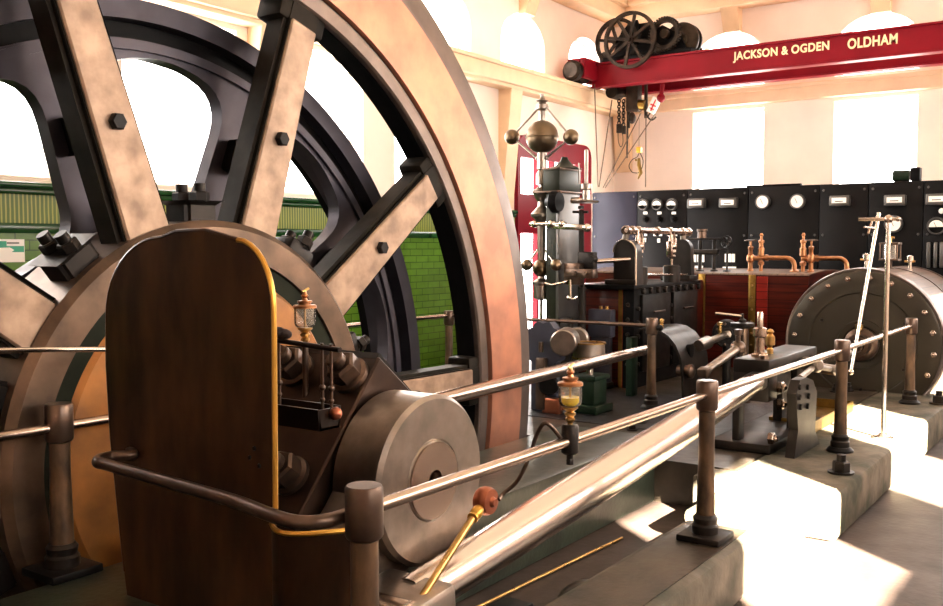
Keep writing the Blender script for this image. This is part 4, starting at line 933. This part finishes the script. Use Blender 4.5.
mb = MB(); mb.box((XQ-.05, U(562, 400, X=XQ).y, .276), (XQ+.02, U(545, 400, X=XQ).y, .40), .01); mb.tube([U(562, 392, X=XQ-.1), U(564, 410, X=XQ-.1)], .02, 8); gb.part('foot_block', mb, 'copperdull')
oc = Thing('round_oil_pan', 'round grey pan with a bright rim on a dark green pedestal', 'pan', U(590, 380, X=6.75))
XP = 6.8; c = U(589, 356, X=XP)
mb = MB(); zt = U(589, 342, X=XP).z; zbm = U(589, 357, X=XP).z
mb.lathe((XP, c.y, 0), (0, 0, 1), [(0, zbm), (.12, zbm), (.13, zbm+.015), (.125, zt-.01), (.115, zt-.01), (.115, zbm+.02), (0, zbm+.02)], 32); oc.part('pan', mb, 'steelrough')
mb = MB(); mb.lathe((XP, c.y, 0), (0, 0, 1), [(.11, zt-.012), (.135, zt-.012), (.135, zt), (.11, zt), (.11, zt-.012)], 32); mb.lathe((XP, c.y, 0), (0, 0, 1), [(.12, zbm-.012), (.138, zbm-.012), (.138, zbm+.003), (.12, zbm+.003)], 32); oc.part('rim', mb, 'brass', label='bright rim')
z2 = U(590, 375, X=XP).z
mb = MB(); mb.box((XP-.1, c.y-.12, .276), (XP+.2, c.y+.14, .34), .01); mb.box((XP-.06, c.y-.08, .34), (XP+.16, c.y+.1, z2-.03), .01); mb.box((XP-.08, c.y-.1, z2-.04), (XP+.18, c.y+.12, z2), .01); oc.part('pedestal', mb, 'green')
mb = MB(); mb.cyl((XP+.02, c.y, z2), (XP+.02, c.y, zbm), .03); mb.ball((XP-.03, c.y-.02, (z2+zbm)/2-.01), .022, 12); oc.part('spigot', mb, 'bright')
bb = Thing('terminal_box', 'small dark box with two studs in front of the red lagging beside the governor', 'box', U(600, 312, X=8.1))
xb_ = 8.08; q0, q1 = U(611, 325, X=xb_), U(588, 309, X=xb_)
mb = MB(); mb.box((xb_, q0.y, q0.z-.12), (xb_+.1, q1.y, q1.z), .01); mb.box((xb_+.02, q0.y+.02, .276), (xb_+.08, q1.y-.02, q0.z-.1), .01); bb.part('case', mb, 'bluegrey')
for px in (600, 606): mb = MB(); c = U(px, 306, X=xb_+.03); mb.cyl((xb_+.05, c.y, q1.z-.005), (xb_+.05, c.y, q1.z+.03), .018); bb.part('stud', mb, 'brass')
# low lumps on the bed before the far post
for px, py, r in ((640, 423, .035), (632, 430, .028)):
    c = U(px, py, Z=.272); mb = MB(); mb.lathe(c, (0, 0, 1), [(0, 0), (r*1.5, 0), (r*1.5, .01), (0, .01)], 20); mb.nut(c+V((0, 0, .01)), (0, 0, 1), r, r)
    single('holding_down_bolt', mb, 'greyiron', {640: 'dark nut on the bed near the far rail post, the rear of two', 632: 'dark nut on the bed near the far rail post, the front of two'}[px], 'bolt', 'holding-down bolts on the bed')

# ------------------------------------------------------------------ switchboard
XS_ = 12.5
sb = Thing('switchboard', 'long black slate switchboard with round dials and meters under the windows', 'switchboard', (XS_, 3.5, .0))
edges = [592, 637, 687, 748, 819, 868, 923, 975, 1030]
ZS = 2.39; dial = []
pans = []
for i, (pa, pb) in enumerate(zip(edges, edges[1:])):
    ya, yb = U(pa, 220, X=XS_).y, U(pb, 220, X=XS_).y
    mb = MB(); mb.box((XS_, yb+.004, .275), (XS_+.06, ya-.004, ZS-.006), .006); pans.append(sb.part('panel', mb, 'slateblue' if i == 0 else 'slate'))
    for zz in (ZS-.08, 1.75):
        for yy in (yb+.05, ya-.05): mb = MB(); mb.lathe((XS_, yy, zz), -DX, [(.016, 0), (.012, .012), (0, .014)], 10); sb.part('panel_bolt', mb, 'casegrey', pans[-1])
mb = MB(); mb.box((XS_+.06, U(1030, 220, X=XS_).y, .275), (XS_+.12, U(592, 220, X=XS_).y, ZS), .006); sb.part('back_frame', mb, 'irondark')
def gauge(i, px, py, r, face='white', half=False):
    c = U(px, py, X=XS_)
    mb = MB(); mb.lathe((XS_, c.y, c.z), -DX, [(r*1.25, 0), (r*1.25, .04), (r*1.15, .055), (r, .055), (r, .05)], 28); sb.part('dial_case', mb, 'casegrey', pans[i])
    mb = MB()
    if half: mb.prism([(c.y+r*.95*math.cos(a_), c.z-.012+r*.95*math.sin(a_)) for a_ in [PI*k_/14 for k_ in range(15)]], 'X', XS_-.052, XS_-.05)
    else: mb.lathe((XS_, c.y, c.z), -DX, [(r, .045), (r, .051), (0, .051)], 28)
    sb.part('dial_face', mb, 'white', pans[i])
    mb = MB(); mb.obox((XS_-.0535, c.y+.01, c.z+r*.1), (0, .45, 1), (1, 0, 0), (r*.9, .004, .008)); sb.part('needle', mb, 'irondark', pans[i])
for px in (644, 658, 672.5): gauge(1, px, 204.5, .065, half=True)
gauge(3, 763.5, 202, .078); gauge(3, 798, 201.5, .078)
gauge(5, 894, 224, .085); gauge(6, 937, 226, .085, half=True)
def meter(i, px, py, w, h):
    c = U(px, py, X=XS_); mb = MB(); mb.box((XS_-.1, c.y-w/2, c.z-h/2), (XS_, c.y+w/2, c.z+h/2), .012); sb.part('meter_case', mb, 'casegrey', pans[i])
    mb = MB(); mb.box((XS_-.104, c.y-w*.36, c.z-h*.22), (XS_-.1, c.y+w*.36, c.z+h*.28)); sb.part('meter_face', mb, 'white', pans[i])
    mb = MB(); mb.box((XS_-.106, c.y-w*.2, c.z-h*.1), (XS_-.104, c.y+w*.2, c.z-h*.02)); sb.part('needle', mb, 'irondark', pans[i])
for i, px, py in ((2, 698, 203.5), (2, 730, 203), (4, 841, 201), (5, 896, 200.5), (6, 938, 199.5)): meter(i, px, py, .24, .13)
for px in (645.5, 659.5, 674):
    c = U(px, 213, X=XS_); mb = MB(); mb.box((XS_-.012, c.y-.03, c.z-.017), (XS_, c.y+.03, c.z+.017)); sb.part('label_plate', mb, 'white', pans[1])
    c = U(px, 219, X=XS_); mb = MB(); mb.lathe((XS_, c.y, c.z), -DX, [(.045, 0), (.045, .02), (.02, .03), (.02, .06), (0, .06)], 16); sb.part('switch_knob', mb, 'irondark', pans[1])
for px, py, i in [(646, 234, 1), (655, 234, 1), (661, 234, 1), (669, 234, 1), (676, 234, 1), (645, 240, 1), (659, 240.5, 1)]+[(q, 258, 2) for q in (695, 699, 703)]+[(q, 258, 2) for q in (726.5, 730, 733.5)]+[(697, 268, 2), (701, 268, 2), (725, 269, 2), (730, 269, 2), (734, 269, 2)]:
    c = U(px, py, X=XS_); w, h = (.04, .055) if py < 257 else (.042, .11) if py < 262 else (.06, .06)
    mb = MB(); mb.box((XS_-.012, c.y-w/2, c.z-h/2), (XS_, c.y+w/2, c.z+h/2), .003); sb.part('label_plate', mb, 'white', pans[i])
for px in (929, 936, 942):
    c = U(px, 255, X=XS_); mb = MB(); mb.box((XS_-.06, c.y-.02, c.z-.15), (XS_, c.y+.02, c.z+.15), .01); sb.part('knife_switch', mb, 'casegrey', pans[6])
c = U(942, 211, X=XS_); mb = MB(); mb.ball((XS_-.02, c.y, c.z), .035, 12); sb.part('lamp', mb, 'white', pans[6])
em = Thing('small_motor', 'small dark green motor lying on top of the switchboard', 'motor', U(905, 182, X=12.58))
c = U(900, 176, X=12.56); c2 = U(915, 175, X=12.56)
mb = MB(); mb.cyl(V((12.56, U(893, 176, X=12.56).y, ZS+.07)), V((12.56, U(910, 176, X=12.56).y, ZS+.07)), .068, ch=.01); em.part('barrel', mb, 'green')
mb = MB(); mb.box((12.5, U(921, 176, X=12.56).y, ZS), (12.62, U(911, 176, X=12.56).y, ZS+.16), .01); mb.box((12.52, U(909, 176, X=12.56).y, ZS), (12.6, U(895, 176, X=12.56).y, ZS+.02)); em.part('end_box', mb, 'irondark')
mb = MB(); yy = (U(748, 187, X=12.5).y+U(819, 187, X=12.5).y)/2; mb.box((12.52, U(800, 187, X=12.5).y, ZS), (12.6, U(745, 187, X=12.5).y, ZS+.022), .005); sb.part('top_batten', mb, 'irondark')

# ------------------------------------------------------------------ overhead crane
oc_ = Thing('overhead_crane', 'red overhead travelling crane with two girders and cream lettering', 'crane', (12.6, 3, 3.87))
YE = 6.44; YO = -1.5
for xg in (12.2, 13.02):
    mb = MB(); mb.box((xg, YO, 3.84), (xg+.025, YE, 4.165)); mb.box((xg-.05, YO, 4.145), (xg+.12, YE, 4.17), .004); mb.box((xg-.05, YO, 3.83), (xg+.12, YE, 3.85), .004)
    gi = oc_.part('girder', mb, 'red')
    if xg < 12.5: G1 = gi
mb = MB(); mb.box((11.82, 6.35, 3.93), (13.25, 6.43, 4.20), .01); mb.box((11.82, 6.58, 3.93), (13.25, 6.62, 4.2), .01); mb.box((11.82, 6.43, 4.12), (13.25, 6.58, 4.2), .01); oc_.part('end_carriage', mb, 'red')
for xw in (12.0, 13.1):
    mb = MB(); mb.lathe((xw, 6.44, 4.03), DY, [(0, 0), (.16, 0), (.16, .13), (.19, .13), (.19, .15), (0, .15)], 32); oc_.part('wheel', mb, 'craneiron')
mb = MB(); c = V((11.78, 6.5, 4.02)); mb.lathe(c, -DX, [(0, -.05), (.13, -.05), (.14, 0), (.14, .06), (.10, .09), (.05, .09), (0, .085)], 32); oc_.part('buffer', mb, 'craneiron')
def lettering(text, pxa, pxb, pya, pyb, hpx):
    a = U(pxa, pya, X=12.195); b = U(pxb, pyb, X=12.195)
    cu = bpy.data.curves.new('lettering', 'FONT'); cu.body = text; cu.extrude = .004; cu.offset = .026; cu.size = 1; cu.space_character = 1.08
    ob = bpy.data.objects.new('lettering', cu); COL.objects.link(ob); bpy.context.view_layer.update()
    me = bpy.data.meshes.new_from_object(ob.evaluated_get(bpy.context.evaluated_depsgraph_get())); bpy.data.objects.remove(ob); bpy.data.curves.remove(cu)
    xs = [v.co.x for v in me.vertices]; ys = [v.co.y for v in me.vertices]
    W = a.y-b.y; H = hpx; x0, y0 = min(xs), min(ys); sx = W/(max(xs)-x0); sy = H/(max(ys)-y0)
    zbase = (a.z+b.z)/2
    for v in me.vertices:
        x, y, z = v.co; v.co = (12.195-z, a.y-(x-x0)*sx, zbase+(y-y0)*sy)
    mb = MB(); mb.bm.from_mesh(me); bpy.data.meshes.remove(me)
    oc_.part('lettering', mb, 'letter', G1, label='cream painted lettering')
lettering('JACKSON & OGDEN', 733, 829, 62.5, 53, .14)
lettering('OLDHAM', 847.5, 897.5, 49, 44, .125)

# crab with its gear wheels
cr2 = Thing('crane_crab', 'brown crane crab with large spoked gear wheels on the red girders', 'crane crab', (12.5, 5.5, 4.17))
def spoked(c, r, w, nsp, m, hub=.06, rimw=.05, sp=.02, teeth=0):
    mb = MB(); mb.lathe(V(c)-V((w/2, 0, 0)), DX, [(r-rimw, 0), (r, 0), (r, w), (r-rimw, w), (r-rimw, 0)], 48)
    mb.lathe(V(c)-V((w*.7, 0, 0)), DX, [(0, 0), (hub, 0), (hub, w*1.4), (0, w*1.4)], 20)
    for q in range(nsp):
        a_ = 2*PI*q/nsp+.2; d_ = V((0, math.cos(a_), math.sin(a_))); mb.obox(V(c)+d_*(r+hub-rimw)/2, d_, DX, (r-hub-rimw+.02, sp*2, w*.6))
    for q in range(teeth):
        a_ = 2*PI*q/teeth; d_ = V((0, math.cos(a_), math.sin(a_))); mb.obox(V(c)+d_*(r+.01), d_, DX, (.03, .02, w))
    return mb
c = U(630, 40, X=12.08); cr2.part('large_wheel', spoked(c, .385, .05, 8, 'craneiron', rimw=.045), 'craneiron')
c1 = U(617, 42, X=12.3); cr2.part('rear_wheel', spoked(c1, .33, .05, 6, 'craneiron', rimw=.05), 'craneiron')
c2 = U(665, 34, X=12.2); cr2.part('pinion_wheel', spoked(c2, .205, .06, 0, 'craneiron', rimw=.05, teeth=36), 'craneiron')
mb = MB(); mb.cyl(c2-V((.04, 0, 0)), c2+V((.9, 0, 0)), .035); mb.cyl(c-V((.08, 0, 0)), (13.1, c.y, c.z), .035); mb.cyl(c1-V((.08, 0, 0)), (13.1, c1.y, c1.z), .03); cr2.part('axle', mb, 'craneiron')
c3 = U(681, 40, X=12.35); mb = MB(); mb.lathe(c3, DX, [(0, -.03), (.08, -.03), (.1, 0), (.21, 0), (.24, .02), (.24, .06), (.19, .06), (.19, .13), (.24, .13), (.24, .16), (0, .16)], 40); cr2.part('rope_drum', mb, 'craneiron')
c4 = U(658, 50, X=12.2); mb = MB(); mb.cyl(c4, c4+V((.15, 0, 0)), .075, ch=.02); mb.ball(c4, .05, 12); cr2.part('small_pinion', mb, 'craneiron')
c5 = U(604, 58, X=12.3); mb = MB(); mb.cyl(c5, c5+V((.15, 0, 0)), .09, ch=.02); cr2.part('guide_sheave', mb, 'craneiron')
mb = MB(); y0, y1 = U(694, 50, X=12.3).y, U(606, 50, X=12.3).y
mb.box((12.2, y0, 4.17), (13.1, y1, 4.24), .01)
for xx in (12.28, 12.95):
    mb.prism([(y0+.1, 4.24), (y1-.1, 4.24), (y1-.25, 4.6), (c.y, 4.72), (y0+.75, 4.45), (y0+.45, 4.6), (y0+.2, 4.45)], 'X', xx, xx+.05)
mb.box((12.33, c.y-.2, 4.24), (12.9, c.y+.2, 4.68), .03); cr2.part('frame', mb, 'irondark')
# hoist block hanging below
hb = Thing('hoist_block', 'rusty hoist block with a short yellow drum hanging below the crane girder', 'hoist', U(635, 100, X=12.6))
XH_ = 12.6
def H(px, py): return U(px, py, X=XH_)
mb = MB(); mb.cyl((XH_-.12, H(615, 93).y, H(615, 93).z), (XH_+.12, H(615, 93).y, H(615, 93).z), .09); mb.cyl(H(612, 93), H(626, 93), .06); mb.box((XH_-.08, H(640, 100).y, H(630, 112).z), (XH_+.08, H(628, 100).y, H(630, 85).z), .02); mb.ball(H(632, 118), .07, 16, (.8, .8, 1.2)); hb.part('sheave_block', mb, 'craneiron')
mb = MB(); mb.cyl(H(632, 105), H(646, 105), .075, ch=.01); hb.part('yellow_drum', mb, 'bandbrass')
mb = MB(); mb.cyl(H(646, 84), H(646, 118), .025); mb.cyl((XH_, H(629, 90).y, H(629, 128).z), (XH_, H(629, 90).y, 4.17), .02); mb.cyl(H(636, 84), H(636, 112), .02); mb.cyl((XH_, H(615, 93).y, H(615, 93).z), (XH_, H(615, 93).y, 4.17), .016); hb.part('suspension_rod', mb, 'craneiron')
mb = MB(); mb.cyl(H(628.5, 68), H(627, 158), .013); hb.part('hanging_bar', mb, 'craneiron')
# chains: torus links
def chain(px, pya, pyb, name, label, n):
    o = None; mb = MB()
    a, b = H(px, pya), H(px, pyb)
    for q in range(n):
        c = a.lerp(b, (q+.5)/n); L2 = (a-b).length/n*.68
        ax = V((1, 0, 0)) if q % 2 else V((0, 1, 0))
        pts = [c+ax*(.022*math.cos(a_))+V((0, 0, L2*math.sin(a_))) for a_ in [2*PI*k_/12 for k_ in range(12)]]
        mb.tube(pts, .009, 6, cyc=True)
    return mb
t = Thing('hoist_chain', 'black link chain looped below the hoist block', 'chain', H(619, 110))
t.part('left_chain', chain(619, 100, 124, '', '', 9), 'craneiron'); t.part('right_chain', chain(623.5, 100, 126, '', '', 9), 'craneiron')
mb = MB(); mb.box((XH_-.03, H(622.5, 130).y, H(620, 133).z), (XH_+.03, H(617, 130).y, H(620, 124).z), .01); mb.cyl(H(624, 126), H(624, 134), .03); t.part('chain_hook', mb, 'craneiron')
mb = MB(); mb.tube([H(618, 132), H(618.5, 142), H(621, 147), H(623, 142), H(622.5, 132)], .006, 6, smooth=4); t.part('chain_tail', mb, 'craneiron')
# warning label box
wb = Thing('pendant_label', 'tilted white box with red marks hanging under the crane girder', 'label', H(654, 106))
ca, cbb = H(651, 112), H(657, 99)
mb = MB(); mb.obox((ca+cbb)/2, cbb-ca, DX, ((cbb-ca).length*1.1, .11, .05), .006); wb.part('box', mb, 'white')
dl = (cbb-ca).normalized(); wd = DX.cross(dl).normalized()
mb = MB(); mb.obox((ca+cbb)/2-V((.028, 0, 0)), dl, DX, (.17, .02, .006)); mb.obox((ca+cbb)/2-V((.028, 0, 0))+dl*.0, wd, DX, (.09, .02, .006)); mb.obox((ca+cbb)/2-V((.028, 0, 0))-dl*.05, wd, DX, (.07, .014, .006)); wb.part('red_marks', mb, 'signred')
mb = MB(); q = H(661, 98); mb.ball(q, .06, 14, (1, 1, 1.1)); mb.cyl(q, V((XH_, q.y-.02, 3.86)), .03); wb.part('red_bracket', mb, 'red')
mb = MB(); mb.tube([H(651, 112), H(648, 117), H(652, 120), H(656, 117)], .012, 8, smooth=4); wb.part('hook', mb, 'craneiron')
# orange hook with a coil of wire
ow = Thing('orange_hook', 'small orange hook block with a tangle of wire hanging on a thin cord', 'hook', H(639, 150))
mb = MB(); mb.box((XH_-.04, H(641.5, 150).y, H(639, 153).z), (XH_+.04, H(637, 150).y, H(639, 147).z), .01); ow.part('block', mb, 'orange')
mb = MB(); mb.cyl(H(639, 147), V((XH_, H(639, 115).y, 4.17)), .004, seg=6); ow.part('cord', mb, 'rope')
mb = MB(); mb.tube([H(639, 153), H(637, 157), H(632, 160), H(629, 166), H(632, 172), H(637, 173)], .006, 6, smooth=4); mb.tube([H(640, 153), H(643, 160), H(642, 168), H(638, 173)], .006, 6, smooth=4); ow.part('wire_loop', mb, 'irondark')
mb = MB(); mb.tube([H(639, 158), H(639, 165), H(641, 173), H(638, 179)], [.02, .03, .025, .008], 8); mb.ball(H(636, 160), .02, 10); ow.part('brass_hook', mb, 'bandbrass')
for (xa, ya, xb, yb, lab) in ((594.5, 66, 598, 187, 'thin pull rope hanging straight down left of the hoist chain'), (612, 100, 599, 187, 'thin pull rope slanting to the switchboard just left of the hoist chain'), (641, 113, 603, 188, 'slanting pull rope, the upper of the two crossing right of the chain'), (655, 114, 605, 188, 'slanting pull rope running from the white pendant box'), (646, 116, 645.5, 187, 'thin vertical rope right of the orange hook')):
    a, b = U(xa, ya, X=12.42), U(xb, yb, X=12.42)
    if xa == 594.5: a = U(xa, ya+18, X=12.15); b = U(xb, yb, X=12.42)
    mb = MB(); mb.cyl(a, b, .0085, seg=8); single('pull_rope', mb, 'rope', lab, 'rope', 'thin pull ropes below the crane')

# ------------------------------------------------------------------ sign on the tiled wall
sg = Thing('exit_sign', 'small white sign with a green band and white arrow on the green tiled wall', 'sign', U(8, 249, Y=YL-.03))
ys = YL-.034
a, b = U(-18, 239, Y=ys), U(24.5, 262, Y=ys)
mb = MB(); mb.box((a.x, ys-.006, b.z), (b.x, ys, a.z)); sg.part('board', mb, 'white')
a2, b2 = U(-16, 246, Y=ys), U(23.5, 252, Y=ys)
mb = MB(); mb.box((a2.x, ys-.009, b2.z), (b2.x, ys-.006, a2.z)); a3, b3 = U(-16, 241, Y=ys), U(6, 246, Y=ys); mb.box((a3.x, ys-.009, b3.z), (b3.x, ys-.006, a3.z)); sg.part('green_band', mb, 'signgreen')
aw = [U(-10, 248, Y=ys), U(9, 247.5, Y=ys), U(13.5, 250, Y=ys), U(9, 253.5, Y=ys), U(-10, 253, Y=ys)]
mb = MB(); mb.prism([(q.x, q.z) for q in aw], 'Y', ys-.012, ys-.009); sg.part('arrow', mb, 'white')
mb = MB()
for px in (8, 11, 14, 17): q = U(px, 243, Y=ys); mb.box((q.x-.012, ys-.009, q.z-.006), (q.x+.012, ys-.006, q.z+.006))
sg.part('small_print', mb, 'casegrey')

# ------------------------------------------------------------------ light
w = bpy.data.worlds.new('daylight'); S.world = w; w.use_nodes = True
bg = w.node_tree.nodes['Background']; bg.inputs[0].default_value = (1.0, .945, .895, 1); bg.inputs[1].default_value = 9.0
sun = bpy.data.lights.new('sun', 'SUN'); sun.energy = 160; sun.angle = math.radians(.6); sun.color = (1, .90, .74)
so = bpy.data.objects.new('sun', sun); COL.objects.link(so)
el = math.radians(25)
sd = V((.62*math.cos(el), .785*math.cos(el), -math.sin(el)))
so.rotation_euler = sd.to_track_quat('-Z', 'Y').to_euler()
def portal(c, nrm, sx, sz):
    l = bpy.data.lights.new('daylight_window', 'AREA'); l.shape = 'RECTANGLE'; l.size = sx; l.size_y = sz
    l.cycles.is_portal = True
    o = bpy.data.objects.new('daylight_window', l); COL.objects.link(o); o.location = c
    o.rotation_euler = V(nrm).to_track_quat('-Z', 'Z' if False else 'Y').to_euler()
for p, c, wd_, z0, z1, ar in wins:
    zc_ = (z0+z1)/2; h = z1-z0
    if p == 'L': portal((c, YL+.32, zc_), (0, -1, 0), wd_, h)
    else: portal((XB+.32, c, zc_), (-1, 0, 0), wd_, h)
for c, wd_, a, b in RW: portal((c, YR-.32, (a+b)/2), (0, 1, 0), wd_, b-a)  # portals of the unseen openings, including those added for fill
portal((DOOR[0], YL+.32, 1.6), (0, -1, 0), 2.1, 3.1)

S.view_settings.view_transform = 'Standard'; S.view_settings.look = 'None'
S.view_settings.gamma = 1; S.view_settings.use_curve_mapping = False
S.view_settings.exposure = 1.3
S.cycles.max_bounces = 8; S.cycles.diffuse_bounces = 5; S.cycles.glossy_bounces = 4; S.cycles.transparent_max_bounces = 12
S.cycles.sample_clamp_indirect = 8
S.cycles.use_denoising = True
